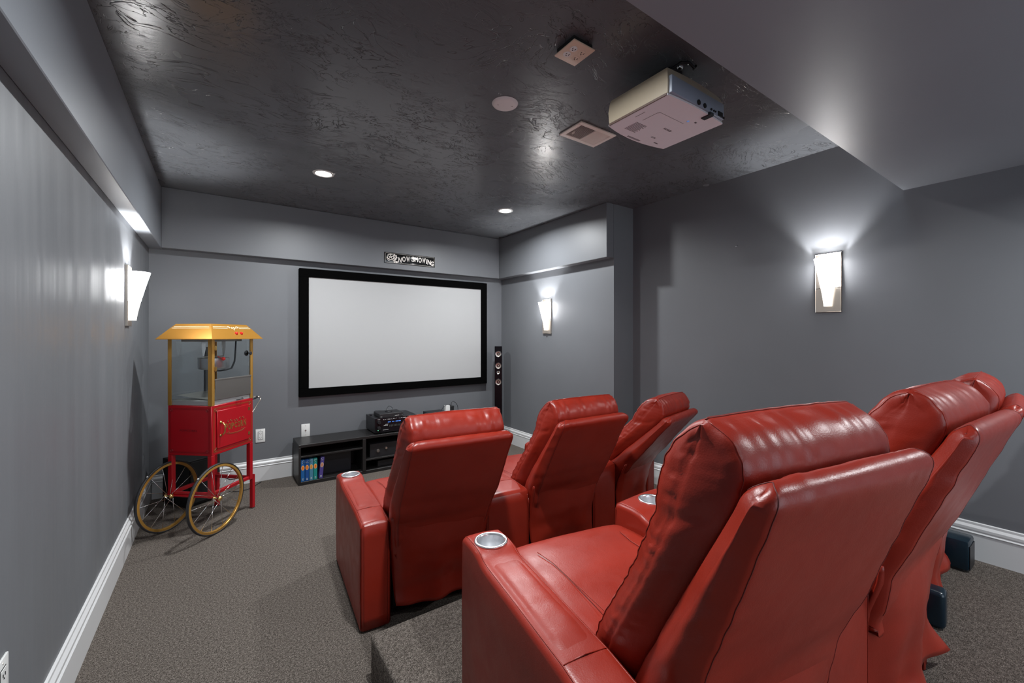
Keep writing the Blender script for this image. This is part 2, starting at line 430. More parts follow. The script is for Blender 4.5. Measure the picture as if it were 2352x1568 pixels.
bm = bmesh.new(); box(bm, -.10, -.094, -.03, -.01, .007, .016, .001, 1); obj('lever', bm, M_BEIGEL, t)
# smoke detector / round blank plate
t = thing('round_ceiling_plate', 'round off white cover plate with two screws on the dark ceiling', 'cover', (1.182, 1.76, C)); t.rotation_euler = (PI, 0, 0)
bm = bmesh.new(); lathe(bm, [(0, .010), (.046, .010), (.052, .0095), (.062, .006), (.066, 0)], 48); obj('cover', bm, mk('off white plastic cover', (.68, .66, .65), .45), t, 60)
for a in (.4, PI+.4):
    bm = bmesh.new(); lathe(bm, [(0, .0115), (.003, .011), (.0035, .0095)], 10, Matrix.Translation((.036*math.cos(a), .036*math.sin(a), 0))); obj('screw', bm, M_DSTEEL, t)
# small wall hook
bm = bmesh.new(); tube(bm, [(0,0,0), (-.022,0,-.004), (-.026,0,-.012), (-.020,0,-.018)], .0025, 6)
o = obj('wall_hook', bm, M_CHROME, None, 180); o.location = (XR, 1.593, 1.965); tag(o, 'tiny metal hook high on the right wall', 'hook')

# ------------------------------------------------------------ projection screen and sign
t = thing('projection_screen', 'large blank projection screen in a black frame on the front wall', 'screen', (1.619, YS, 1.325))
hw, hh = 1.015, .600; iw, ih = .935, .522
bm = bmesh.new()
for (a, b, c_, d_) in ((-hw, hw, ih, hh), (-hw, hw, -hh, -ih), (-hw, -iw, -ih, ih), (iw, hw, -ih, ih)): box(bm, a, b, -.060, 0, c_, d_, .002, 1)
obj('frame', bm, M_VELVET, t)
bm = bmesh.new(); box(bm, -iw-.01, iw+.01, -.048, -.043, -ih-.01, ih+.01); obj('screen_surface', bm, M_SCREEN, t)
t = thing('movie_sign', 'small black sign reading NOW SHOWING with a film reel above the screen', 'sign', (1.662, YSF, 2.101))
bm = bmesh.new(); box(bm, -.280, .280, -.006, 0, -.056, .056, .0025, 2); obj('panel', bm, mk('gloss black enamel sign', (.008, .008, .008), .12), t, 40)
M_SP = mk('cream sign paint', (.78, .72, .66), .35)
FR = lambda x, z: basis(Vector((x, -.0066, z)), (1,0,0), (0,0,1))
bm = bmesh.new()
arc = [('N', -.116, -.012, -3, .054), ('O', -.073, .000, 0, .056), ('W', -.028, .004, 4, .056), ('S', .027, .010, 2, .054), ('H', .064, .010, 0, .052), ('O', .107, .008, -3, .054), ('W', .150, .008, -5, .056), ('I', .184, .002, -7, .052), ('N', .212, -.006, -8, .052), ('G', .246, -.016, -9, .050)]
for ch, x, z, a, h in arc:
    M = FR(x, z) @ Matrix.Rotation(rad(a), 4, 'Z'); text_into(bm, ch, .09, M, .0005, bold=.0022, fit=((.011 if ch == 'I' else .036), h))
obj('lettering', bm, M_SP, t)
bm = bmesh.new()
def ring2(bm, cx, cz, r0, r1, n=24, y=-.0068, sq=.8):
    A = [bm.verts.new((cx+r0*math.cos(2*PI*k/n), y, cz+r0*sq*math.sin(2*PI*k/n))) for k in range(n)]
    B = [bm.verts.new((cx+r1*math.cos(2*PI*k/n), y, cz+r1*sq*math.sin(2*PI*k/n))) for k in range(n)]
    for k in range(n): bm.faces.new((A[k], A[(k+1) % n], B[(k+1) % n], B[k]))
ring2(bm, -.215, .010, .030, .040); ring2(bm, -.215, .010, .005, .012)
ring2(bm, -.213, .000, .040, .045)
for k in range(5):
    a = 2*PI*k/5+.3
    M = basis(Vector((-.215+.020*math.cos(a), -.0068, .010+.016*math.sin(a))), (math.cos(a), 0, math.sin(a)), (-math.sin(a), 0, math.cos(a)))
    box(bm, -.010, .010, -.003, .003, 0, .0003, mat=M)
strip = [(-.185, .034), (-.165, .030), (-.150, .016), (-.158, -.002), (-.172, -.018), (-.182, -.034), (-.160, -.040), (-.138, -.034)]
for i in range(len(strip)-1):
    a, b = Vector((strip[i][0], -.0069, strip[i][1])), Vector((strip[i+1][0], -.0069, strip[i+1][1])); d = (b-a).normalized(); nn = Vector((-d.z, 0, d.x))*.010
    poly(bm, [a-nn, a+nn, b+nn*.8-d*.003, b-nn*.8-d*.003])
obj('film_reel', bm, M_SP, t)
bm = bmesh.new()
def dots(p0, p1, n):
    for i in range(n):
        x = p0[0]+(p1[0]-p0[0])*i/(n-1); z = p0[1]+(p1[1]-p0[1])*i/(n-1)
        box(bm, x-.0018, x+.0018, -.0068, -.006, z-.0018, z+.0018)
dots((-.270, .048), (.270, .048), 70); dots((-.270, -.048), (.270, -.048), 70); dots((-.270, -.048), (-.270, .048), 14); dots((.270, -.048), (.270, .048), 14)
obj('border', bm, M_SP, t)

# ------------------------------------------------------------ projector
px0, px1, py0, py1, pz = 1.450, 1.857, 1.008, 1.316, 2.250
t = thing('ceiling_projector', 'white video projector hanging upside down from the ceiling', 'projector', ((px0+px1)/2, (py0+py1)/2, pz))
hx, hy = (px1-px0)/2, (py1-py0)/2
def prof_block(bm, z0, z1, ins0, ins1, bulge, n=16, mi=0):
    rings = []
    L = [(z0, ins0), (z0+(z1-z0)*.12, ins0*.4), (z0+(z1-z0)*.5, 0), (z0+(z1-z0)*.85, ins1*.5), (z1, ins1)]
    for z, ins in L:
        r = []
        for i in range(n+1):   # front edge (toward the screen) bows out
            u = -1+2*i/n; r.append((u*(hx-ins), hy-ins+bulge*(1-u*u)))
        for i in range(n+1):
            u = 1-2*i/n; r.append((u*(hx-ins), -hy+ins-.010*(1-u*u)))
        rings.append([bm.verts.new((a, b, z)) for a, b in r])
    m = len(rings[0])
    for j in range(len(L)-1):
        for k in range(m): bm.faces.new((rings[j][k], rings[j][(k+1) % m], rings[j+1][(k+1) % m], rings[j+1][k])).material_index = mi
    bm.faces.new(rings[0]).material_index = mi; bm.faces.new(rings[-1][::-1]).material_index = mi
bm = bmesh.new(); prof_block(bm, .006, .114, .004, .008, .028); obj('body', bm, M_PROJS, t, 35)
bm = bmesh.new()
n = 16; r = []
for i in range(n+1): u = -1+2*i/n; r.append((u*(hx-.001), hy-.001+.027*(1-u*u), 0))
for i in range(n+1): u = 1-2*i/n; r.append((u*(hx-.001), -hy+.001-.010*(1-u*u), 0))
prism(bm, r, (0, 0, .007)); obj('underside_panel', bm, M_PROJ, t)
# rear connector panel (faces the seats) with ports
bm = bmesh.new(); box(bm, -hx+.010, hx-.012, -hy-.0125, -hy+.02, .010, .080, .004, 2); obj('connector_panel', bm, M_PROJB, t, 40)
for x, r_ in ((-.01, .011), (.035, .010), (.085, .005), (.105, .004), (.118, .004)):
    bm = bmesh.new(); lathe(bm, [(0, .004), (r_, .004), (r_, 0)], 14, basis(Vector((x, -hy-.0125, .024)), (1,0,0), (0,0,1))); obj('port', bm, M_DARKHOLE, t)
bm = bmesh.new(); box(bm, .140, .175, -hy-.016, -hy-.012, .014, .034); obj('power_socket', bm, M_DARKHOLE, t)
bm = bmesh.new(); box(bm, .180, .190, -hy-.016, -hy-.012, .012, .02); obj('power_switch', bm, M_DARKHOLE, t)
bm = bmesh.new(); box(bm, .070, .098, -hy-.019, -hy+.026, -.005, .010, .002, 1); obj('foot', bm, M_BLK, t)
bm = bmesh.new(); lathe(bm, [(0, -.0014), (.0052, -.0014), (.006, 0)], 20, Matrix.Translation((.052, -hy+.075, 0))); obj('badge', bm, mk('blue white glow sticker', (.12, .3, .75), .4, emit=(.3,.5,1), estr=.15), t)  # sticker is no lamp; faint blue emission brightens its colour
bm = bmesh.new()
UM = lambda x, y, a=0: basis(Vector((x, y, -.0004)), (-math.cos(a), -math.sin(a), 0), (math.sin(a)*-1*-1, -math.cos(a)*-1*-1, 0)) if False else Matrix.Translation((x, y, -.0004)) @ Matrix.Rotation(PI, 4, 'X') @ Matrix.Rotation(a, 4, 'Z')
text_into(bm, 'EPSON', .02, UM(.045, .020, PI), .0002, fit=(.052, .012), bold=.0004)
text_into(bm, '3LCD', .014, UM(.055, .105, PI), .0002, fit=(.030, .010), bold=.0003)
text_into(bm, 'HDMI', .01, UM(.115, .135, PI), .0002, fit=(.028, .007), bold=.0003)
for i in range(11):
    w_ = .075-.02*random.random(); y = .055+i*.0066
    box(bm, -.130, -.130+w_, y, y+.0022, -.0006, 0)
for i in range(3): box(bm, -.06-.02*i*0, .03, .160+i*.004, .1615+i*.004, -.0006, 0)
box(bm, -.17, -.168, -.02, .03, -.0006, 0)
box(bm, .085, .097, -.095, -.087, -.0006, 0)
obj('print', bm, M_PRINT, t)
bm = bmesh.new(); tube(bm, [(-.12, .03, -.0005), (-.12, -.045, -.0005), (-.112, -.055, -.0005), (.0, -.055, -.0005), (.055, -.055, -.0005)], .0007, 4); obj('panel_seam', bm, M_PRINT, t)
bm = bmesh.new(); box(bm, -hx-.0015, -hx+.004, -hy+.004, hy-.004, .0, .010, .001, 1); obj('side_trim', bm, mk('brown trim', (.12, .075, .06), .5), t)
bm = bmesh.new(); lathe(bm, [(0, -.002), (.028, -.002), (.034, -.008), (.036, -.008), (.038, .03)], 28, basis(Vector((-.03, hy+.022, .056)), (1,0,0), (0,0,-1))); obj('lens', bm, M_BLKG, t, 40)
# mount: plate, post, arms
m = thing('projector_mount', 'black projector ceiling mount with a bent cable and chrome ball joint', 'mount', (1.66, 1.16, C))
bm = bmesh.new(); box(bm, -.055, .055, -.05, .05, -.008, 0, .002, 1); obj('ceiling_plate', bm, M_BLK, m)
bm = bmesh.new(); box(bm, -.018, .018, -.018, .018, -.07, -.008, .003, 1); obj('post', bm, M_BLK, m)
bm = bmesh.new()
for a in (.5, 2.2, 3.8, 5.3):
    e = (.11*math.cos(a), .095*math.sin(a), -.108)
    tube(bm, [(0, 0, -.066), (e[0]*.6, e[1]*.6, -.074), (e[0], e[1], -.092), e], .009, 6)
obj('arm', bm, M_BLK, m)
bm = bmesh.new(); box(bm, -.100, -.055, -.115, -.075, -.105, -.055, .002, 1); obj('bracket', bm, M_BLK, m)
bm = bmesh.new(); lathe(bm, [(0, -.014), (.010, -.010), (.014, 0), (.010, .010), (.006, .016), (.006, .03)], 16, Matrix.Translation((-.055, -.105, -.03))); obj('ball_joint', bm, M_CHROME, m, 180)
bm = bmesh.new(); tube(bm, [(-.16, .03, -.115), (-.14, -.02, -.08), (-.10, -.07, -.05), (-.065, -.115, -.02), (-.03, -.13, -.015), (.0, -.135, -.03), (.02, -.12, -.02), (.03, -.125, -.004)], .0055, 8); obj('cable', bm, M_BLK, m, 180)
bm = bmesh.new(); tube(bm, [(.03, -.10, -.11), (.05, -.09, -.085), (.07, -.085, -.10), (.09, -.08, -.07), (.11, -.06, -.08)], .010, 7); tube(bm, [(.04, -.05, -.10), (.06, -.09, -.07), (.09, -.06, -.08)], .007, 7); obj('cable', bm, M_BLK, m, 180)
# ------------------------------------------------------------ reclining theatre seats
def resample(pts, n):
    P = [Vector(p) for p in pts]; L = [0]
    for i in range(1, len(P)): L.append(L[-1]+(P[i]-P[i-1]).length)
    out = []
    for k in range(n):
        s = L[-1]*k/(n-1); i = 0
        while i < len(L)-2 and L[i+1] < s: i += 1
        u = (s-L[i])/max(L[i+1]-L[i], 1e-9); out.append(P[i].lerp(P[i+1], u))
    return out
def smooth_line(P, it=2):
    for _ in range(it):
        P = [P[0]]+[(P[i-1]+P[i]*2+P[i+1])/4 for i in range(1, len(P)-1)]+[P[-1]]
    return P
def nz(x, y, z, s=1.0): return noise.noise(Vector((x*s, y*s, z*s)))
def slab(bm, front, back, hw, r=.025, n=44, m=26, k=6, puff=0.0, wf=None, disp=None, capbulge=.006, sm=3):
    """upholstered slab: front/back are paired (y,z) curves bottom -> top; hw = half width (or function of s)"""
    F = smooth_line(resample(front, n), sm); B = smooth_line(resample(back, n), sm)
    loop = F+B[::-1]; N = len(loop)
    cen = [(F[i]+B[i])/2 for i in range(n)]; cenl = cen+cen[::-1]
    svals = [i/(n-1) for i in range(n)]; sl = svals+svals[::-1]
    nrm = []
    for i in range(N):
        d = loop[(i+1) % N]-loop[i-1]; q = Vector((d.y, -d.x));
        if q.length > 0: q.normalize()
        nrm.append(q)
    # orientation: outward
    area = sum(loop[i].x*loop[(i+1) % N].y-loop[(i+1) % N].x*loop[i].y for i in range(N))
    if area < 0: nrm = [-q for q in nrm]
    HW = (lambda s: hw) if not callable(hw) else hw
    half = [(F[i]-B[i]).length/2 for i in range(n)]; lim = .75*min(r, max(half)*.9)
    core = [cen[i] for i in range(n) if half[i] > lim] or cen
    room = [min((loop[i]-q).length for q in core) for i in range(N)]
    xs = []
    for j in range(m+1):
        u = -1+2*j/m; xs.append(math.copysign(abs(u)**.8, u))
    rows = []
    for u in xs:
        row = []
        for i in range(N):
            w = HW(sl[i]); x = u*w; e = w-abs(x); ins = 0
            if e < r: ins = r-math.sqrt(max(0, r*r-(r-e)**2))
            ins = min(ins, room[i]*.9)
            pf = puff*(1-abs(u)**2.5)*(1 if i < n else .35)*math.sin(PI*min(1, max(0, sl[i]*.96+.02)))**.5
            p = loop[i]-nrm[i]*(ins-pf)
            co = Vector((x, p.x, p.y)); no = Vector((0, nrm[i].x, nrm[i].y))
            if disp: co += no*disp(co, u, sl[i], i < n)
            row.append(bm.verts.new(co))
        rows.append(row)
    for j in range(m):
        for i in range(N):
            bm.faces.new((rows[j][i], rows[j][(i+1) % N], rows[j+1][(i+1) % N], rows[j+1][i]))
    for side, row in ((-1, rows[0]), (1, rows[-1])):
        cols = []
        for i in range(n):
            a, b = row[i], row[N-1-i]; c = [a]
            for q in range(1, k):
                t_ = q/k; co = a.co.lerp(b.co, t_); bl = capbulge*math.sin(PI*t_)*math.sin(PI*min(1, svals[i]+.02))
                if disp: bl += .8*disp(co, side*t_, svals[i], None)
                c.append(bm.verts.new(co+Vector((side*bl, 0, 0))))
            c.append(b); cols.append(c)
        for i in range(n-1):
            for q in range(k):
                bm.faces.new((cols[i][q], cols[i][q+1], cols[i+1][q+1], cols[i+1][q]))
    return [[v.co.copy() for v in row] for row in rows], n
def seam(bm, pts, r=.0016, mi=0): tube(bm, pts, r, 5, mi=mi)

FRONT = [(.215,.42), (.185,.475), (.155,.525), (.08,.61), (.016,.686), (-.031,.753), (-.055,.798), (-.078,.865)]
SHB = [(-.030,.29), (-.054,.375), (-.088,.460), (-.135,.543), (-.21,.676), (-.262,.770), (-.296,.826)]
def recl(o, ph):
    """recline the upper part about the hinge by ph degrees"""
    c_, s_ = math.cos(rad(ph)), math.sin(rad(ph))
    for v in o.data.vertices:
        y, z = v.co.y-.05, v.co.z-.35
        v.co.y = .05+y*c_-z*s_; v.co.z = .35+y*s_+z*c_
def back_parts(t, ph, seed):
    rx = seed*13.7
    # full height cushion: lumbar part and rolled head part, with a boxed side gusset
    f = FRONT+[(-.095,.899), (-.122,.928), (-.156,.951), (-.190,.961)]
    b = [(.075,.40), (.045,.455), (.01,.51), (-.07,.61), (-.125,.68), (-.175,.75), (-.215,.80), (-.240,.842), (-.250,.872), (-.246,.905), (-.229,.935), (-.198,.958)]
    def d1(co, u, s, fr):
        if fr is None:   # side gusset: tight gathers in the strip beside the front seam, soft dents elsewhere
            t_ = abs(u); g_ = max(0, 1-abs(t_-.16)/.16)
            w = (.0050*g_+.0012)*nz(co.y*14+rx, co.z*72, rx)+.0028*nz(co.y*5, co.z*16, rx+4)-.010*math.exp(-((t_-.33)/.05)**2)*.35
            return w-.004*math.exp(-((co.z-.80+(.3*(co.y+.15)))/.012)**2)
        e = abs(u)
        w = .0018*nz(co.x*8, co.y*8+rx, co.z*8)
        if fr and e > .7 and s < .75: w += .016*(e-.7)*nz(co.x*12, rx, co.z*64)*1.6
        k_ = max(0, (s-.80)/.20)
        k_ *= 1-max(0, (s-.955)/.045)*.85; w += .0085*k_*nz(co.x*44+rx, co.y*6, 1.3)+.0025*k_*nz(co.x*14+rx, 0, 2.2)
        if e > .8 and s > .8: w += .006*(e-.8)/.2*nz(co.x*20, co.z*50, rx)
        if fr: w -= .006*math.exp(-((co.z-.79)/.012)**2)
        return w
    bm = bmesh.new(); R_, n_ = slab(bm, f, b, lambda s: .226+.010*math.sin(PI*min(1, s*1.1)), .024, 84, 56, 12, .018, disp=d1, capbulge=.014, sm=2)
    for row in (R_[1], R_[-2]): seam(bm, row[2:n_], .0012)
    seam(bm, [row[n_-1]+Vector((0, 0, .0004)) for row in R_[2:-2]], .0014)
    for row in (R_[2], R_[-3]): seam(bm, row[n_:-58], .0012)
    o = obj('backrest_cushion', bm, M_LEA, t, 180); recl(o, ph)
    # rear shell panel
    f = [(.115,.33), (.075,.42), (.012,.505), (-.075,.618), (-.150,.716), (-.205,.790), (-.236,.832), (-.246,.850), (-.262,.866), (-.282,.8735)]
    b = SHB+[(-.304,.842), (-.305,.855), (-.299,.867), (-.287,.873)]
    f = smooth_line([Vector(p) for p in f], 0)
    def d3(co, u, s, fr):
        if fr is None: return .004*nz(co.y*5, co.z*22+rx, 2)*(1.2-s)
        lo = max(0, 1-s*1.5)
        w = .0018*nz(co.x*7+rx, co.y*4, co.z*9)+.013*lo*nz(co.x*3+rx, .2, co.z*14)
        if not fr and abs(u) > .7: w += .012*(abs(u)-.7)*nz(co.x*6, rx, co.z*30)
        if s > .9: w += .003*nz(co.x*30+rx, 0, 0)*(1 if abs(u) > .6 else .4)
        return w
    bm = bmesh.new(); shw = lambda s: .224+.028*min(1, s*2.2)-.012*max(0, s-.5)-.030*(1-math.sqrt(1-min(1, max(0, (s-.93)/.07))**2*.9))
    R_, n_ = slab(bm, [tuple(p) for p in f], b, shw, .024, 76, 44, 8, .006, disp=d3, capbulge=.008, sm=2)
    for row in (R_[2], R_[-3]): tube(bm, row[n_-4:-8], .0009, 5, mi=1)
    o = obj('back_shell', bm, [M_LEA, M_THREAD], t, 180); recl(o, ph)
    # loose skirt hanging below the shell
    bm = bmesh.new(); NX, NZ = 46, 26; V = []
    c_, s_ = math.cos(rad(ph)), math.sin(rad(ph))
    fl = seed_flare.get(seed, 0)
    path = [(-.096,.500), (-.070,.415)]
    path = [(.05+(y-.05)*c_-(z-.35)*s_, .35+(y-.05)*s_+(z-.35)*c_) for y, z in path]
    path += [(path[1][0]*.75-.003, .350), (path[1][0]*.5-.008, .28), (-.034, .20), (-.034, .14), (-.052, .070)]
    path = smooth_line(resample(path, NZ+1), 3)
    for j in range(NZ+1):
        v = j/NZ; row = []; h = max(0, v-.12)/.88
        for i in range(NX+1):
            u = -1+2*i/NX
            w = .252-.034*v
            x = u*w+fl*h*h*max(0, u)*.9+(.08*h*max(0, -u) if seed == 6 else 0)
            z = path[j].y-.014*h*u
            y = path[j].x
            y += -.034*math.sin(PI*min(1, h*1.1))*(1-u*u)*.6
            y += -.016*h*math.cos(u*4.1+seed*1.3)-.007*h*math.cos(u*9+seed)
            y += .020*math.sin(PI*h)*abs(u)**3+.022*(1-h)*max(0, abs(u)-.85)/.15
            y += .012*h*nz(x*7+rx, 0, z*5)+.010*h*nz(x*5+rx, 3, z*16)
            row.append(bm.verts.new((x, y, z)))
        V.append(row)
    for j in range(NZ):
        for i in range(NX): bm.faces.new((V[j][i], V[j][i+1], V[j+1][i+1], V[j+1][i]))
    o = obj('back_skirt', bm, M_LEA, t, 180); sm = o.modifiers.new('s', 'SOLIDIFY'); sm.thickness = .004; sm.offset = 0
seed_flare = {5: .16, 6: .14, 4: .03}
ARM_TOP = [(-.025,.462), (-.010,.474), (.12,.487), (.30,.488), (.50,.488), (.535,.492), (.560,.502), (.60,.505), (.672,.500), (.690,.492), (.698,.474)]
def arm(t, A, Bp, cup=True, pad=True):
    """armrest between two side lines; A(y) / Bp(y) give the left / right (x,y) of the side at arm coordinate y (chair space)"""
    w0 = (Vector(Bp(.6))-Vector(A(.6))).length; r = .018; n = 116; m = int(20*w0/.13)
    top = resample(ARM_TOP, n-20); top = [(p.x, p.y) for p in smooth_line(top, 2)]
    prof = [(-.025, .012+.45*i/9) for i in range(9)]+top+[(.699, .474-.462*i/9) for i in range(1, 10)]
    bm = bmesh.new(); rows = []
    N = len(prof)
    for j in range(m+1):
        u = j/m; uu = .5-.5*math.cos(PI*u); row = []
        for (y, z) in prof:
            a = Vector(A(y)); b = Vector(Bp(y)); w = (b-a).length; d = a.lerp(b, uu)
            e = min(uu, 1-uu)*w; ins = 0
            if e < r: ins = r-math.sqrt(max(0, r*r-(r-e)**2))
            yi = 0; zi = 0
            if z > .40: zi = ins*min(1, (z-.40)/.06)
            if y < -.02: yi = ins
            if y > .69: yi = -ins
            dv = (Vector(A(y+.01))-Vector(A(y))).normalized()*yi
            bow = .004*math.sin(PI*uu)
            row.append(bm.verts.new((d.x+dv.x, d.y+dv.y, z-zi+(bow if z > .47 else 0)+.0012*nz(d.x*9, d.y*7, z*9))))
        rows.append(row)
    for j in range(m):
        for i in range(N-1): bm.faces.new((rows[j][i], rows[j][i+1], rows[j+1][i+1], rows[j+1][i]))
        bm.faces.new((rows[j][N-1], rows[j][0], rows[j+1][0], rows[j+1][N-1]))
    if cup:
        cc = Vector(A(.605)).lerp(Vector(Bp(.605)), .5)
        bmesh.ops.delete(bm, geom=[f for f in bm.faces if f.calc_center_median().z > .47 and (f.calc_center_median().xy-cc).length < .0440], context='FACES')
    for row, sgn in ((rows[0], -1), (rows[-1], 1)):
        # side panels as quads down to the floor
        ts = [i for i in range(9, N-9)]
        low = []
        for i in ts:
            co = row[i].co.copy(); low.append([row[i]]+[bm.verts.new((co.x+(sgn*.003*math.sin(PI*q/6) if ts[0]+3 < i < ts[-1]-3 else 0), co.y, .012+(co.z-.012)*(1-q/6))) for q in range(1, 7)])
        for a in range(len(low)-1):
            for q in range(6): bm.faces.new((low[a][q], low[a+1][q], low[a+1][q+1], low[a][q+1]))
    # seams round the top and at the pad joint
    for (F_, o_) in ((A, 1), (Bp, -1)):
        pts = []
        for (y, z) in top[1:-1]:
            a = Vector(A(y)); b = Vector(Bp(y)); d = (b-a).normalized()*o_*.012; q = Vector(F_(y))+d; pts.append((q.x, q.y, z-.0002))
        seam(bm, pts, .0016)
        pts = []
        for i in range(12):
            a = Vector(A(-.025)); b = Vector(Bp(-.025)); q = Vector(F_(-.025))+(b-a).normalized()*o_*.014; pts.append((q.x, q.y-.0005, .03+.42*i/11))
        seam(bm, pts, .0009)
    a = Vector(A(.12)); b = Vector(Bp(.12)); dd = (b-a).normalized()*.013
    seam(bm, [(*(a+dd), .4875), (*a.lerp(b, .5), .4925), (*(b-dd), .4875)], .0015)
    arm_o = obj('armrest', bm, M_LEA, t, 180)
    if pad:
        bm = bmesh.new(); rows = []; NY, NU = 30, 16
        for i in range(NY+1):
            y = .13+.40*i/NY; a = Vector(A(y)); b = Vector(Bp(y)); d = (b-a).normalized()*.016; a = a+d; b = b-d
            row = []
            for j in range(NU+1):
                u = j/NU; q = a.lerp(b, u); h = (1-abs(2*u-1)**4)*(1-abs(2*i/NY-1)**8)
                row.append(bm.verts.new((q.x, q.y, (.4855+.0085*h+.0009*nz(q.x*22, q.y*30, .5)*h))))
            rows.append(row)
        for i in range(NY):
            for j in range(NU): bm.faces.new((rows[i][j], rows[i][j+1], rows[i+1][j+1], rows[i+1][j]))
        obj('arm_pad', bm, M_LEA, arm_o, 180)
    if cup:
        a = Vector(A(.605)); b = Vector(Bp(.605)); c_ = a.lerp(b, .5)
        bm = bmesh.new()
        lathe(bm, [(.0490, -.004), (.0510, .0010), (.0500, .0050), (.0460, .0062), (.0425, .0045), (.0405, -.002), (.0385, -.030), (.0370, -.060), (.0300, -.066), (0, -.067)], 48)
        o = obj('cup_holder', bm, M_ALU, arm_o, 180); o.location = (c_.x, c_.y, .5045)
    return arm_o
def cup_well(arm_o):
    pass
def make_chair(k, x, y, a, z, ph, label, right=None):
    t = thing('recliner', label, 'recliner', (x, y, z), rad(a), 'front row of red recliners' if z < .1 else 'rear row of red recliners')
    sw = .2395; aw = .130
    back_parts(t, ph, k)
    # seat cushion
    bm = bmesh.new()
    fr = [(.60,.30), (.655,.315), (.680,.345), (.688,.385), (.680,.418), (.655,.435), (.56,.444), (.42,.444), (.30,.438), (.20,.430)]
    bk = [(.60,.29), (.60,.285), (.59,.285), (.58,.285), (.55,.285), (.50,.285), (.42,.285), (.35,.285), (.27,.285), (.19,.290)]
    slab(bm, fr, bk, .238, .028, 40, 24, 5, .010, disp=lambda co, u, s, f_: .0012*nz(co.x*9+k, co.y*9, 0) if f_ is not None else 0, sm=2)
    for sx in (-1, 1):
        pts = [(sx*(.150+.03*max(0, (yy-.5)/.17)), yy, .4545) for yy in [.22+.35*i/20 for i in range(21)]]
        seam(bm, pts, .0013)
    obj('seat', bm, M_LEA, t, 180)
    # closed footrest panel below the seat
    bm = bmesh.new(); slab(bm, [(.690,.05), (.705,.12), (.705,.22), (.690,.295)], [(.655,.05), (.650,.12), (.650,.22), (.655,.295)], .232, .02, 20, 16, 4, .006)
    obj('footrest', bm, M_LEA, t, 180)
    # dark mechanism box
    bm = bmesh.new(); box(bm, -.225, .225, .035, .640, .03, .27, .01, 1); obj('base', bm, M_BLK, t)
    for sx in (-.20, .20):
        for yy in (.08, .60):
            bm = bmesh.new(); lathe(bm, [(.016, .03), (.018, 0), (0, 0)], 12, Matrix.Translation((sx, yy, 0))); obj('foot', bm, M_BLK, t)
    arm(t, lambda q: (-sw-aw, q), lambda q: (-sw, q)) if right is None or right.get('left') else None
    if right and 'next' in right:
        X2, Y2, A2 = right['next']; ca, sa = math.cos(rad(a)), math.sin(rad(a)); c2, s2 = math.cos(rad(A2)), math.sin(rad(A2))
        def far(q):
            lx, ly = -sw, q; wx = X2+lx*c2-ly*s2-x; wy = Y2+lx*s2+ly*c2-y
            return (wx*ca+wy*sa, -wx*sa+wy*ca)
        arm(t, lambda q: (sw, q), far)
    elif right and right.get('end'):
        arm(t, lambda q: (sw, q), lambda q: (sw+aw, q))
    return t
CH = dict(a=(.871, 1.865, -4.2), b=(1.609, 1.823, -.94), c=(2.355, 1.946, 13.2), d=(.882, .439, -9.1), e=(1.689, .395, -2.8), f=(2.48, .47, 4.5))
make_chair(1, *CH['a'], 0, 0, 'red leather recliner in the front row nearest the popcorn cart, upright back', dict(left=1, next=CH['b']))
make_chair(2, *CH['b'], 0, -.9, 'middle red leather recliner of the front row', dict(next=CH['c']))
make_chair(3, *CH['c'], 0, 10.2, 'most reclined red leather recliner, right end of the front row by the grey wall', dict(end=1))
make_chair(4, *CH['d'], RZ, -9.4, 'large nearest red leather recliner with silver cup holder, left end of the rear row', dict(left=1, next=CH['e']))
make_chair(5, *CH['e'], RZ, -8.2, 'middle red leather recliner of the rear row, seen from its side', dict(next=CH['f']))
c6 = make_chair(6, *CH['f'], RZ, -3, 'red leather recliner at the far right of the rear row, cut by the picture edge', dict(end=1))
bm = bmesh.new(); box(bm, -.225, -.150, -.085, .03, .002, .145, .018, 4); obj('mechanism_cover', bm, M_BLUEBLK, c6, 180, label='glossy dark teal plastic cover near the floor')
# ------------------------------------------------------------ popcorn cart
PC = thing('popcorn_cart', 'red and gold popcorn machine on a two-wheeled cart in the left corner', 'popcorn cart', (-.046, 3.419, 0), rad(48.5))
L_, D_ = .377, .322; zb, zt = .498, .831
bm = bmesh.new(); box(bm, 0, L_, 0, D_, zb, zt, .003, 1); cab = obj('cabinet', bm, M_RED, PC, 40)
def on_front(x, z, y=-.0006): return basis(Vector((x, y, z)), (1,0,0), (0,0,1))
def line_rect(bm, x0, x1, z0, z1, w, F, cut=.0):
    for a, b, c_, d_ in ((x0, x1, z0, z0+w), (x0, x1, z1-w, z1), (x0, x0+w, z0, z1), (x1-w, x1, z0, z1)):
        poly(bm, [F(a, c_), F(b, c_), F(b, d_), F(a, d_)])
def swirl(bm, cx, cz, sx, sz, F, r=.0013, turns=1.3, R=.016):
    pts = []
    for i in range(26):
        a = turns*2*PI*i/25; q = R*(1-i/30)
        pts.append(F(cx+sx*(q*math.cos(a)-R), cz+sz*q*math.sin(a)))
    tube(bm, pts, r, 4)
bm = bmesh.new(); F = lambda x, z: (x, -.0012, z)
line_rect(bm, .016, L_-.014, zb+.018, zt-.018, .0022, F); line_rect(bm, .022, L_-.020, zb+.024, zt-.024, .0012, F)
for (cx, sx) in ((.045, 1), (L_-.045, -1)):
    for (cz, sz) in ((zb+.030, 1), (zt-.030, -1)):
        swirl(bm, cx, cz, sx, sz, F, R=.012); swirl(bm, cx-sx*.012, cz+sz*.012, -sx, sz, F, R=.008)
obj('front_print', bm, M_GPRINT, cab)
bm = bmesh.new(); F = lambda x, z: (-.0012, x, z)
line_rect(bm, .014, D_-.014, zb+.018, zt-.018, .0022, F); line_rect(bm, .021, D_-.021, zb+.025, zt-.025, .0012, F)
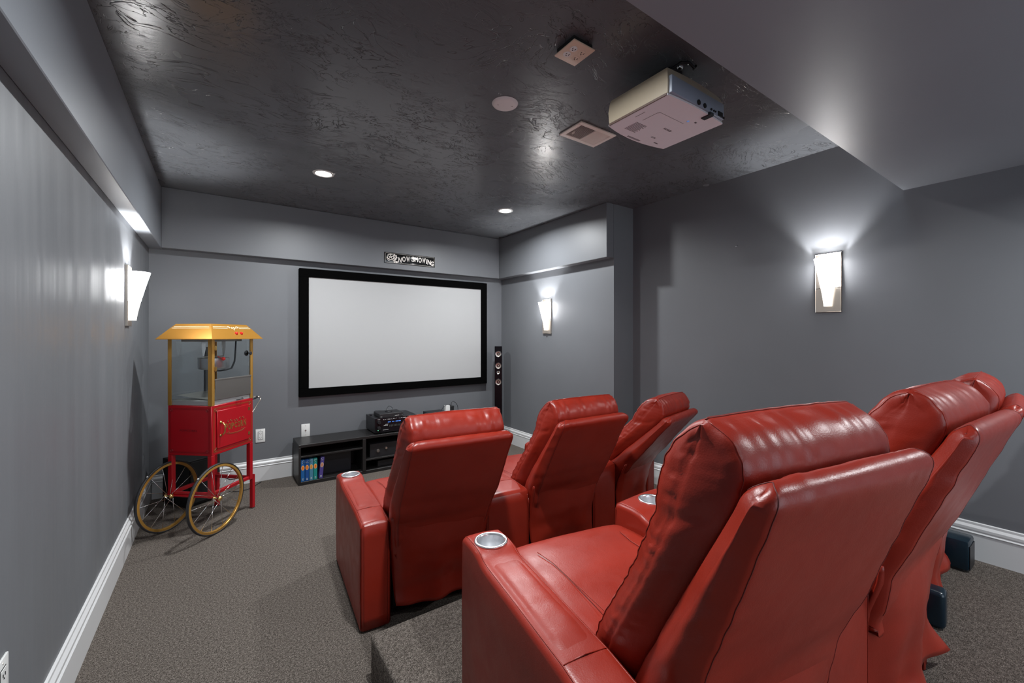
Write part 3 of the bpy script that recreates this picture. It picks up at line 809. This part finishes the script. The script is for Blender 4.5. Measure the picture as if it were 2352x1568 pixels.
for cz, sz in ((zb+.03, 1), (zt-.03, -1)):
    for cx, sx in ((.04, 1), (D_-.04, -1)): swirl(bm, cx, cz, sx, sz, F, R=.011)
text_into(bm, 'POPCORN', .03, basis(Vector((-.0008, .170, .665)), (0,-1,0), (0,0,1)), .0003, fit=(.125, .014))
obj('side_print', bm, M_RPRINT, cab)
# door
bm = bmesh.new(); box(bm, .040, L_-.045, -.007, .0, zb+.040, zt-.040, .002, 1); door = obj('door', bm, M_RED, PC, 40)
bm = bmesh.new()
for i, ch in enumerate('POPCORN'):
    x = .115+i*.0285; hgt = .040+.0022*abs(i-3)**1.5
    text_into(bm, ch, .04, on_front(x, .667, -.0078), .0004, bold=.0012, fit=(.023, hgt))
Fd = lambda x, z: (x, -.0080, z)
for sx in (-1, 1):
    for q in range(3): swirl(bm, .200+sx*(.020+.030*q), .702+.003*q, sx, 1 if q % 2 else -1, Fd, .0011, 1.2, .010)
tube(bm, [Fd(.110+.18*i/20, .628-.012*math.sin(PI*i/20)) for i in range(21)], .0010, 4)
tube(bm, [Fd(.120+.16*i/20, .620-.010*math.sin(PI*i/20)) for i in range(21)], .0007, 4)
for sx in (-1, 1): swirl(bm, .200+sx*.07, .629, sx, -1, Fd, .001, 1.1, .010)
obj('lettering', bm, M_GPRINT, door)
bm = bmesh.new(); tube(bm, [(.068, -.008, .708), (.070, -.026, .705), (.072, -.034, .690), (.072, -.036, .667), (.072, -.034, .645), (.070, -.026, .630), (.068, -.008, .627)], .0048, 8)
for z in (.712, .624): lathe(bm, [(0, .006), (.008, .005), (.009, 0)], 14, basis(Vector((.068, -.0075, z)), (1,0,0), (0,0,1)))
obj('door_handle', bm, M_BRASS, door, 180)
for z in (.760, .580):
    bm = bmesh.new(); box(bm, L_-.058, L_-.046, -.0085, -.007, z-.011, z+.011); box(bm, L_-.044, L_-.032, -.0020, 0, z-.011, z+.011); tube(bm, [(L_-.045, -.007, z-.012), (L_-.045, -.007, z+.012)], .003, 8)
    obj('hinge', bm, M_BRASS, door)
# machine tray and cabinet deck
bm = bmesh.new(); box(bm, .006, L_-.006, .006, D_-.006, zt, zt+.032, .002, 1); deck = obj('steel_deck', bm, mk('matte steel deck', (.46, .46, .46), .45, .7), PC)
bm = bmesh.new(); tube(bm, [(.21, -.004, zt+.010), (.225, -.020, zt+.013), (.25, -.022, zt+.015), (.262, -.006, zt+.017)], .004, 8); obj('drawer_handle', bm, M_BLK, deck)
bm = bmesh.new(); zf = zt+.034
tray = [(.03, .03), (L_-.03, .03), (L_-.03, D_-.03), (.03, D_-.03)]
mid = (.20, .17)
for i in range(4):
    a, b = tray[i], tray[(i+1) % 4]; poly(bm, [(a[0], a[1], zf+.030 if i in (2, 3) else zf), (b[0], b[1], zf+.030 if i in (1, 2) else zf), (mid[0], mid[1], zf+.012)])
box(bm, .028, L_-.028, .028, D_-.028, zf-.002, zf)
obj('popcorn_tray', bm, mk('brushed tray steel', (.62, .60, .54), .33, .9), PC)
# posts
z1 = 1.277
for nm, (x, y) in zip('abcd', ((.008, .008), (L_-.008, .008), (.008, D_-.008), (L_-.008, D_-.008))):
    bm = bmesh.new(); sx = 1 if x < .1 else -1; sy = 1 if y < .1 else -1
    xa, xb = sorted((x-sx*.008, x+sx*.018)); ya, yb = sorted((y-sy*.008, y-sy*.005)); box(bm, xa, xb, ya, yb, zt, z1)
    xa, xb = sorted((x-sx*.008, x-sx*.005)); ya, yb = sorted((y-sy*.008, y+sy*.018)); box(bm, xa, xb, ya, yb, zt, z1)
    obj('corner_post', bm, M_GOLD, PC)
# glass
for (a, b, c_, d_) in ((.002, .004, .028, D_-.028), (L_-.004, L_-.002, .028, D_-.028), (.028, L_-.028, D_-.004, D_-.002)):
    bm = bmesh.new(); box(bm, a, b, c_, d_, zt+.03, z1); obj('glass_panel', bm, M_GLASS, PC)
bm = bmesh.new(); box(bm, .034, L_-.026, .002, .004, 1.00, z1-.006); gd = obj('glass_door', bm, M_GLASS, PC)
for z in (1.215, 1.075):
    bm = bmesh.new(); box(bm, .020, .042, -.003, .003, z-.014, z+.014); tube(bm, [(.029, -.004, z-.016), (.029, -.004, z+.016)], .003, 8); obj('door_hinge', bm, M_BRASS, gd)
bm = bmesh.new(); lathe(bm, [(0, .014), (.012, .014), (.014, .010), (.006, .006), (.006, 0)], 20, basis(Vector((L_-.040, -.002, 1.168)), (1,0,0), (0,0,1))); lathe(bm, [(0, -.012), (.019, -.012), (.021, -.008), (.006, -.004), (.006, 0)], 20, basis(Vector((L_-.040, .012, 1.168)), (1,0,0), (0,0,1))); obj('door_knob', bm, M_BLK, gd, 40)
# steel flap on the front, hinged lower half
bm = bmesh.new(); box(bm, .032, L_-.024, -.001, .003, zt+.034, 1.002, .001, 1); box(bm, .026, L_-.020, -.004, .006, .996, 1.006, .001, 1); obj('steel_flap', bm, M_DSTEEL, PC)
# roof
def hip(bm, bx0, bx1, by0, by1, z0, tx0, tx1, ty0, ty1, z2):
    b = [bm.verts.new(p) for p in ((bx0,by0,z0), (bx1,by0,z0), (bx1,by1,z0), (bx0,by1,z0))]; t = [bm.verts.new(p) for p in ((tx0,ty0,z2), (tx1,ty0,z2), (tx1,ty1,z2), (tx0,ty1,z2))]
    for i in range(4): bm.faces.new((b[i], b[(i+1) % 4], t[(i+1) % 4], t[i]))
    bm.faces.new(t); bm.faces.new(b[::-1])
ov = .045; e_ = .030
bm = bmesh.new(); hip(bm, -ov, L_+ov, -ov, D_+ov, z1, e_, L_-e_, e_, D_-e_, 1.378); box(bm, -ov, L_+ov, -ov, D_+ov, z1-.004, z1)
roof = obj('canopy', bm, M_YEL, PC)
# canopy print on the two visible slopes
sl = Vector((0, ov+e_, 1.378-z1)); sl.normalize(); slx = Vector((ov+e_, 0, 1.378-z1)).normalized()
nf = Vector((0, -sl.z, sl.y)); nl = Vector((-slx.z, 0, slx.x)); SLn = math.hypot(ov+e_, 1.378-z1)
FF = lambda x, s: Vector((x, -ov, z1))+sl*s+nf*.0012
FL = lambda y, s: Vector((-ov, y, z1))+slx*s+nl*.0012
bm = bmesh.new()
for s in (SLn*.70, SLn*.80):
    k = (ov+e_)*s/SLn-ov
    for (a, b) in ((k+.012, .145), (.245, L_-k-.012)): poly(bm, [FF(a, s), FF(b, s), FF(b, s+.0028), FF(a, s+.0028)])
    poly(bm, [FL(k+.014, s), FL(D_-k-.014, s), FL(D_-k-.014, s+.0028), FL(k+.014, s+.0028)])
FS = lambda x, s: FF(x, s)
for sx in (-1, 1):
    swirl(bm, .195+sx*.048, SLn*.76, sx, 1, FS, .0022, 1.1, .012); swirl(bm, .195+sx*.020, SLn*.76, sx, -1, FS, .0022, 1.0, .010)
tube(bm, [FS(.188, SLn*.64), FS(.192, SLn*.58), FS(.195, SLn*.66), FS(.198, SLn*.58), FS(.202, SLn*.64)], .0018, 4)
obj('canopy_print', bm, M_CREAM, roof)
for x in (.192, .238):
    bm = bmesh.new(); lathe(bm, [(0, .011), (.008, .009), (.010, .003), (.012, 0)], 18, basis(FF(x, SLn*.36), (1,0,0), sl)); obj('switch', bm, M_REDK, roof, 60)
bm = bmesh.new(); box(bm, .05, L_-.05, .05, D_-.05, z1-.02, z1-.004); obj('canopy_light_box', bm, M_DSTEEL, PC)
# kettle hanging inside
KX, KY, KZ = .168, .135, 1.062
KM = Matrix.Translation((KX, KY, KZ))
bm = bmesh.new(); lathe(bm, [(0, 0), (.076, 0), (.086, .004), (.091, .014), (.091, .078), (.095, .081), (.091, .084), (0, .086)], 40, KM); kt = obj('kettle', bm, mk('worn kettle steel', (.52, .53, .55), .30, .85), PC, 50)
bm = bmesh.new(); lathe(bm, [(.0, .003), (.030, .003), (.045, 0), (.0, -.012)], 20, Matrix.Translation((KX, KY, KZ+.086))); tube(bm, [(KX-.09, KY, KZ+.090), (KX+.09, KY, KZ+.090)], .004, 6); obj('lid', bm, M_DSTEEL, kt)
bm = bmesh.new(); lathe(bm, [(0, .016), (.010, .013), (.014, .004), (.010, -.004), (0, -.006)], 18, basis(Vector((KX-.040, KY-.104, KZ+.076)), (1,0,0), (0,0,1))); tube(bm, [(KX-.040, KY-.100, KZ+.076), (KX-.03, KY-.06, KZ+.090)], .004, 6); obj('kettle_knob', bm, M_REDK, kt, 60)
bm = bmesh.new()
for x in (KX-.085, KX+.088):
    prism(bm, [(x-.018, KY, z1-.01), (x+.018, KY, z1-.01), (x+.018, KY, z1-.07), (x+.006, KY, KZ+.10), (x+.004, KY, KZ+.075), (x-.004, KY, KZ+.075), (x-.006, KY, KZ+.10), (x-.015, KY, z1-.05)], (0, .003, 0))
obj('hanger', bm, M_ALU, kt)
bm = bmesh.new(); box(bm, .255, .325, D_-.045, D_-.028, zt+.04, 1.215); obj('rear_bracket', bm, mk('dark grey bracket', (.05, .05, .055), .5), kt)
bm = bmesh.new(); tube(bm, [(KX-.02, KY-.01, KZ-.010), (KX+.03, KY-.02, KZ-.014), (KX+.075, KY-.03, KZ-.010), (KX+.120, KY-.035, KZ-.002), (KX+.142, KY-.04, KZ+.045), (KX+.150, KY-.04, KZ+.11), (KX+.156, KY-.04, KZ+.20)], .0055, 8); obj('power_cord', bm, M_BLK, kt, 180)
# red tube frame
za = .2286
bm = bmesh.new()
def sq(x0, x1, y0, y1, z0, z2): box(bm, x0, x1, y0, y1, z0, z2, .002, 1)
w_ = .030
for x in (0, L_-w_):
    for y in (0, D_-w_):
        bm = bmesh.new(); sq(x, x+w_, y, y+w_, za-.012 if x == 0 else .225, zb); obj('frame_leg', bm, M_RED, PC)
bm = bmesh.new()
for y in (0, D_-w_): sq(w_, L_-w_, y+.004, y+w_-.004, .228, .250)
for x in (0, L_-w_): sq(x+.004, x+w_-.004, w_, D_-w_, .228, .250)
prism(bm, [(.006, w_, .228), (.006, D_-w_, .228), (.006, D_-w_-.07, .216), (.006, w_+.07, .216)], (.02, 0, 0))
obj('frame_rail', bm, M_RED, PC)
for y in (0, D_-w_):
    bm = bmesh.new(); sq(L_, L_+.026, y+.002, y+.028, .004, .252); sq(L_-.012, L_+.02, y+.002, y+.028, .226, .252); rl = obj('prop_leg', bm, M_RED, PC)
    bm = bmesh.new(); box(bm, L_-.001, L_+.027, y+.001, y+.029, 0, .006, .002, 1); obj('rubber_foot', bm, M_BLK, rl)
# axle, hubs and wheels
bm = bmesh.new(); tube(bm, [(-.004, -.050, za), (-.004, D_+.0, za)], .006, 10); obj('axle', bm, M_RED, PC)
def wheel(y, x=-.012):
    Rr = .2286
    Mw = basis(Vector((x, y, za)), (1,0,0), (0,0,1))      # z axis of the lathe points toward -y
    bm = bmesh.new(); pr = [(Rr-.010, -.007), (Rr-.005, -.009), (Rr-.001, -.006), (Rr, 0), (Rr-.001, .006), (Rr-.005, .009), (Rr-.010, .007), (Rr-.012, 0), (Rr-.010, -.007)]
    lathe(bm, pr, 72, Mw); wl = obj('wheel', bm, M_TYRE, PC, 180, label='black rubber tyre with gold rim')
    bm = bmesh.new(); lathe(bm, [(Rr-.010, -.007), (Rr-.024, -.009), (Rr-.026, -.006), (Rr-.024, 0), (Rr-.026, .006), (Rr-.024, .009), (Rr-.010, .007)], 72, Mw); obj('rim', bm, M_GOLD, wl, 40)
    bm = bmesh.new(); lathe(bm, [(0, -.028), (.010, -.027), (.012, -.020), (.006, -.014), (.006, .014), (.012, .018), (.016, .021), (.014, .027), (.006, .032), (0, .033)], 20, Mw); obj('hub', bm, M_BRASS, wl, 60)
    bm = bmesh.new()
    for k in range(14):
        a = 2*PI*k/14; sgn = 1 if k % 2 else -1; a2 = a+sgn*.30
        p0 = Mw @ Vector((.011*math.cos(a2+PI/2*sgn), .011*math.sin(a2+PI/2*sgn), sgn*.018)); p1 = Mw @ Vector(((Rr-.024)*math.cos(a), (Rr-.024)*math.sin(a), 0))
        tube(bm, [p0, p1], .0016, 5)
    obj('spokes', bm, M_CHROME, wl, 180)
    bm = bmesh.new(); a = 2.25; p = Mw @ Vector(((Rr+.0005)*math.cos(a), (Rr+.0005)*math.sin(a), 0)); q = Mw @ Vector(((Rr+.0005)*math.cos(a+.035), (Rr+.0005)*math.sin(a+.035), 0)); tube(bm, [p, q], .004, 6); obj('valve_mark', bm, M_PLATE, wl, 180)
wheel(-.052); wheel(D_-.020)
for (y, s_) in ((0.015, 1),):
    bm = bmesh.new(); lathe(bm, [(0, .008), (.007, .006), (.008, 0)], 12, basis(Vector((-.0015, D_-.038, za+.004)), (0,-1,0), (0,0,1))); obj('axle_bolt', bm, M_CHROME, PC, 60)
# push handle at the far end
bm = bmesh.new(); hx0 = L_
for y in (.03, D_-.06): tube(bm, [(hx0, y, .825), (hx0+.115, y, .822), (hx0+.118, y, .800), (hx0+.02, y, .705), (hx0, y, .700)], .004, 6)
tube(bm, [(hx0+.115, .03, .822), (hx0+.115, D_-.06, .822)], .004, 6)
ph_ = obj('push_handle', bm, M_STEEL, PC, 180)
bm = bmesh.new(); tube(bm, [(hx0+.004, .012, .822), (hx0+.03, .010, .824), (hx0+.055, .010, .830)], [.007, .008, .010], 8); obj('grip', bm, M_BLK, ph_, 180)

# ------------------------------------------------------------ subwoofer behind the cart, tower speaker, floor cables
t = thing('subwoofer', 'black cube subwoofer on the carpet behind the popcorn cart wheels', 'speaker', (-.195, 3.955, 0), rad(35))
bm = bmesh.new(); box(bm, -.0, .240, 0, .295, .015, .355, .004, 1)
o = obj('cabinet', bm, mk('black ash veneer', (.006, .006, .006), .5, spec=.3), t)
bm = bmesh.new(); box(bm, .008, .224, -.012, 0, .03, .345, .004, 1); obj('grille', bm, mk('black speaker cloth', (.004, .004, .004), .9), t)
for x in (.02, .21):
    for y in (.02, .26): bm = bmesh.new(); lathe(bm, [(.012, .015), (.010, 0), (0, 0)], 10, Matrix.Translation((x, y, 0))); obj('foot', bm, M_BLK, t)
bm = bmesh.new(); tube(bm, [(.03, 4.30, .10), (.07, 4.26, .085), (.12, 4.24, .09), (.14, 4.30, .11)], .004, 6); tube(bm, [(.06, 4.20, .006), (.12, 4.16, .005), (.19, 4.17, .005), (.25, 4.24, .005), (.30, 4.32, .005)], .003, 6)
bm2 = bm; o = obj('speaker_cable', bm2, M_BLK, None, 180); tag(o, 'thin dark cable looping along the baseboard right of the subwoofer', 'cable')
t = thing('tower_speaker', 'slim glossy black tower speaker in the corner right of the screen', 'speaker', (2.692, 4.15, 0), rad(-33))
M_TOW = mk('black lacquer', (.003, .003, .004), .2, spec=.25)
bm = bmesh.new(); box(bm, -.0435, .0435, -.04, .07, .02, 1.172, .003, 1); obj('cabinet', bm, M_TOW, t)
bm = bmesh.new(); box(bm, -.10, .10, -.10, .12, 0, .02, .005, 2); obj('base', bm, M_TOW, t)
for z, r_, cone in ((1.082, .030, 1), (.945, .032, 0), (.866, .014, 1), (.755, .032, 0)):
    M = basis(Vector((0, -.0405, z)), (1,0,0), (0,0,1))
    bm = bmesh.new(); lathe(bm, [(r_+.006, 0), (r_+.006, .003), (r_+.003, .005), (r_, .003)], 32, M); dr = obj('driver', bm, M_CHROME if cone else M_BLK, t, 60)
    bm = bmesh.new(); lathe(bm, [(r_, .003), (r_*.85, .002), (r_*.35, -.002), (0, .004)], 32, M); obj('cone', bm, M_STEEL, dr, 180)

# ------------------------------------------------------------ media console and what stands on it
cx0, cx1, cy0, cy1, cz = .556, 2.26, 4.016, 4.345, .352
t = thing('media_console', 'long low black open media console under the projection screen', 'console', (cx0, cy0, 0))
LN, DP = cx1-cx0, cy1-cy0
bm = bmesh.new(); box(bm, 0, LN, 0, DP, cz-.024, cz, .001, 1); obj('top_panel', bm, M_FWOOD, t)
bm = bmesh.new(); box(bm, .0, LN, .004, DP, .0, .030, .001, 1); obj('bottom_panel', bm, M_FWOOD, t)
for x in (0, .540, 1.12, LN-.018):
    bm = bmesh.new(); box(bm, x, x+(.018 if x in (0, LN-.018) else .030), 0, DP, .030, cz-.024, .0008, 1); obj('upright_panel', bm, M_FWOOD, t)
bm = bmesh.new(); box(bm, .018, LN-.018, DP-.006, DP, .030, cz-.024); obj('back_panel', bm, M_FWOOD, t)
for (a, b, z) in ((.018, .540, .238), (.570, 1.12, .120), (1.15, LN-.018, .20)):
    bm = bmesh.new(); box(bm, a, b, .004, DP-.006, z, z+.014, .0006, 1); obj('shelf', bm, M_FWOOD, t)
# tape cases on the lower left shelf
CC = [((.01, .10, .30), 'blue'), ((.01, .07, .26), 'deep blue'), ((.06, .20, .30), 'slate blue'), ((.01, .22, .20), 'teal'), ((.07, .05, .22), 'purple')]
M_ORA = mk('orange oval print', (.80, .26, .02), .5); M_ORA2 = mk('peach oval ring', (.75, .45, .25), .5); M_OCH = mk('ochre oval print', (.55, .36, .08), .5); M_TAN = mk('tan oval print', (.38, .30, .22), .5)
M_WP = mk('white print', (.55, .58, .58), .5)
names_ = ['blue tape case at the left end of the console shelf', 'deep blue tape case, second from the left in the console', 'slate blue tape case with ochre oval, middle of the console row',
          'teal tape case with orange oval in the console', 'leaning purple tape case with tan oval at the right end of the row']
for i, (c, nm) in enumerate(CC):
    w = .030; x = cx0+.020+i*.0335+(.006 if i == 4 else 0); h = .188
    e = thing('tape_case', names_[i], 'tape case', (x+w/2, cy0+.012, .0302), 0, 'tape cases in the media console')
    if i == 4: e.rotation_euler = (0, rad(5), 0); e.location.x += .004; e.location.z = .0325
    bm = bmesh.new(); box(bm, -w/2, w/2, 0, .12, 0, h, .0015, 1); obj('case', bm, mk(nm+' case card', c, .4), e)
    yy = -.0005
    bm = bmesh.new()
    def ell(bm, rx_, rz_, z, y, mi):
        v = [bm.verts.new((rx_*math.cos(2*PI*q/24), y, z+rz_*math.sin(2*PI*q/24))) for q in range(24)]; bm.faces.new(v).material_index = mi
    ell(bm, .0130, .0215, .118, -.0006, 0); ell(bm, .0105, .0180, .118, -.0010, 1)
    for q in range(4): box(bm, -.006, .006, -.0014, -.0010, .107+q*.006, .1095+q*.006, mi=2)
    obj('oval_print', bm, [M_ORA2, (M_ORA, M_ORA, M_OCH, M_ORA, M_TAN)[i], mk('red print', (.6, .08, .02), .5)], e)
    bm = bmesh.new(); random.seed(i+3)
    for q in range(26):
        a, b = random.uniform(-.012, .010), random.uniform(.155, .182); box(bm, a, a+random.uniform(.001, .004), -.0012, -.0005, b, b+random.uniform(.001, .004), mi=q % 2)
    for zz_ in (.012, .022): box(bm, -.007+.002*random.random(), .006, -.0012, -.0005, zz_, zz_+.004)
    obj('title_print', bm, [M_WP, M_BLK], e)
# receiver
t = thing('av_receiver', 'black stereo receiver with knobs and blue display on the console', 'receiver', (1.215, 3.985+.06, cz))
bm = bmesh.new(); box(bm, 0, .420, 0, .290, .010, .150, .002, 1); obj('body', bm, mk('black painted steel', (.014, .014, .016), .38), t)
bm = bmesh.new(); box(bm, .002, .418, -.008, 0, .010, .150, .001, 1); fp = obj('front_panel', bm, M_BLKG, t)
for z in (.112, .058):
    bm = bmesh.new(); lathe(bm, [(0, .018), (.015, .018), (.017, .014), (.018, 0)], 24, basis(Vector((.038, -.008, z)), (1,0,0), (0,0,1))); obj('knob', bm, M_BLK, fp, 40)
bm = bmesh.new(); lathe(bm, [(0, .003), (.003, .002), (.003, 0)], 10, basis(Vector((.030, -.008, .036)), (1,0,0), (0,0,1))); obj('power_light', bm, mk('green led', (.1, .7, .3), .4, emit=(.2, 1, .45), estr=1.5), fp)
bm = bmesh.new(); box(bm, .080, .340, -.0095, -.008, .098, .120); obj('display_window', bm, M_BLKG, fp)
bm = bmesh.new()
for q in range(12):
    if q in (3, 6): continue
    box(bm, .125+q*.011, .131+q*.011, -.0100, -.0094, .103, .111)
obj('display_text', bm, mk('blue display digits', (.05, .15, .5), .4, emit=(.1, .3, 1), estr=.8), fp)
bm = bmesh.new(); random.seed(2)
for q in range(16): box(bm, .082+q*.016, .082+q*.016+random.choice((.006, .010, .003)), -.0095, -.0088, .130+random.choice((0, .003)), .137, mi=0)
for q in range(6): box(bm, .085+q*.007, .089+q*.007, -.0098, -.0088, .074, .081)
box(bm, .075, .130, -.0095, -.0088, .034, .036); box(bm, .10, .13, -.0095, -.0088, .086, .088); box(bm, .026, .05, -.0095, -.0088, .138, .141)
obj('print', bm, M_PLATE, fp)
MB_ = mk('dark grey buttons', (.05, .055, .05), .4)
for q in range(9): bm = bmesh.new(); box(bm, .14+q*.014, .147+q*.014, -.0105, -.0085, .060, .078); obj('button', bm, MB_, fp)
for x in (.04, .38):
    for y in (.03, .25): bm = bmesh.new(); lathe(bm, [(.016, .010), (.014, 0), (0, 0)], 12, Matrix.Translation((x, y, 0))); obj('foot', bm, M_BLK, t)
t = thing('disc_player', 'thin black media player stacked on the receiver', 'media player', (1.262, 4.045, cz+.150))
bm = bmesh.new(); box(bm, 0, .235, 0, .190, .003, .038, .0015, 1); obj('body', bm, mk('black textured case', (.018, .018, .02), .42), t)
bm = bmesh.new(); box(bm, .150, .175, -.001, 0, .010, .013); box(bm, .178, .192, -.001, 0, .010, .013); box(bm, .222, .226, -.001, 0, .012, .016); box(bm, .010, .025, -.001, 0, .010, .012); obj('print', bm, M_PLATE, t)
for x in (.02, .21):
    for y in (.02, .17): bm = bmesh.new(); box(bm, x-.006, x+.006, y-.006, y+.006, 0, .003); obj('foot', bm, M_BLK, t)
bm = bmesh.new(); lathe(bm, [(0, .010), (.030, .009), (.034, .004), (.033, 0), (0, 0)], 24, Matrix.Translation((1.385, 4.15, cz+.1882))); tube(bm, [(1.36, 4.15, cz+.194), (1.372, 4.17, cz+.215), (1.40, 4.20, cz+.234), (1.43, 4.23, cz+.226), (1.455, 4.255, cz+.205), (1.465, 4.265, cz+.192)], .0022, 6); tube(bm, [(1.36, 4.15, cz+.194), (1.32, 4.17, cz+.200), (1.28, 4.20, cz+.200), (1.265, 4.22, cz+.192)], .0018, 6)
o = obj('infrared_puck', bm, M_BLK, None, 180); tag(o, 'small black puck with thin wires on top of the media player', 'receiver puck')
bm = bmesh.new(); box(bm, 1.222, 1.242, 4.215, 4.245, cz+.1502, cz+.166, .003, 2); o = obj('cable_plug', bm, M_BLK); tag(o, 'tiny black plug at the back left corner of the receiver', 'plug')
t = thing('media_box', 'flat black box on the right part of the console, behind the left front recliner', 'electronics box', (1.80, 4.10, cz))
bm = bmesh.new(); box(bm, 0, .20, 0, .17, .004, .130, .003, 1); obj('body', bm, M_BLK, t)
for x in (.02, .16): bm = bmesh.new(); box(bm, x, x+.02, .02, .15, 0, .004); obj('foot', bm, M_BLK, t)
t = thing('power_adapter', 'white power adapter with black cable loops on the console', 'adapter', (2.055, 4.24, cz))
bm = bmesh.new(); box(bm, -.0, .055, 0, .04, 0, .168, .003, 1); obj('body', bm, M_PLATE, t)
bm = bmesh.new(); box(bm, .058, .105, 0, .04, 0, .160, .004, 1); pl = obj('plug', bm, M_BLK, t)
bm = bmesh.new(); tube(bm, [(.075, .02, .158), (.080, .02, .195), (.10, .02, .208), (.13, .02, .190), (.16, .03, .155), (.18, .04, .08), (.185, .05, .004)], .003, 6); tube(bm, [(-.05, .0, .125), (-.03, .0, .158), (.01, .0, .178), (.05, .0, .176), (.075, .01, .158)], .003, 6); obj('cable', bm, M_BLK, pl, 180)
# boxes inside the console's middle bay
t = thing('shelf_amplifier', 'dark amplifier box on the middle shelf of the console', 'amplifier', (1.175, 4.06, .1342))
bm = bmesh.new(); box(bm, 0, .34, 0, .22, 0, .125, .002, 1); obj('body', bm, M_BLK, t)
bm = bmesh.new(); lathe(bm, [(0, .014), (.014, .012), (.017, 0)], 24, basis(Vector((.075, 0, .055)), (1,0,0), (0,0,1))); obj('knob', bm, M_DSTEEL, t, 50)
bm = bmesh.new(); lathe(bm, [(0, .012), (.010, .010), (.012, 0)], 16, basis(Vector((.155, 0, .070)), (1,0,0), (0,0,1))); obj('knob', bm, M_STEEL, t, 50)
t = thing('cable_box', 'low dark box on the bottom of the console middle bay', 'set top box', (1.255, 4.08, .0302))
bm = bmesh.new(); box(bm, 0, .30, 0, .2, 0, .055, .002, 1); obj('body', bm, M_BLK, t); bm = bmesh.new(); box(bm, .02, .14, -.001, 0, .03, .045); obj('front_window', bm, M_BLKG, t)
bm = bmesh.new(); box(bm, .745, 1.02, 4.14, 4.20, .0302, .222, .002, 1); o = obj('dark_panel', bm, mk('dark blue black panel', (.008, .010, .016), .3)); tag(o, 'dark flat panel standing inside the left bay of the console', 'panel')
# ------------------------------------------------------------ right rear: black speaker box by the wall, dark pouch
t = thing('floor_speaker', 'small black box on the riser carpet against the right baseboard', 'speaker', (2.965, .395, RZ))
bm = bmesh.new(); box(bm, -.055, .075, 0, .15, .008, .150, .012, 2); obj('cabinet', bm, M_BLUEBLK, t, 40)
bm = bmesh.new(); box(bm, -.045, .065, -.003, .0, .012, .125, .001, 1); obj('grille', bm, M_BLK, t)
bm = bmesh.new(); box(bm, -.045, .065, .02, .13, 0, .010); obj('foot', bm, M_BLK, t)
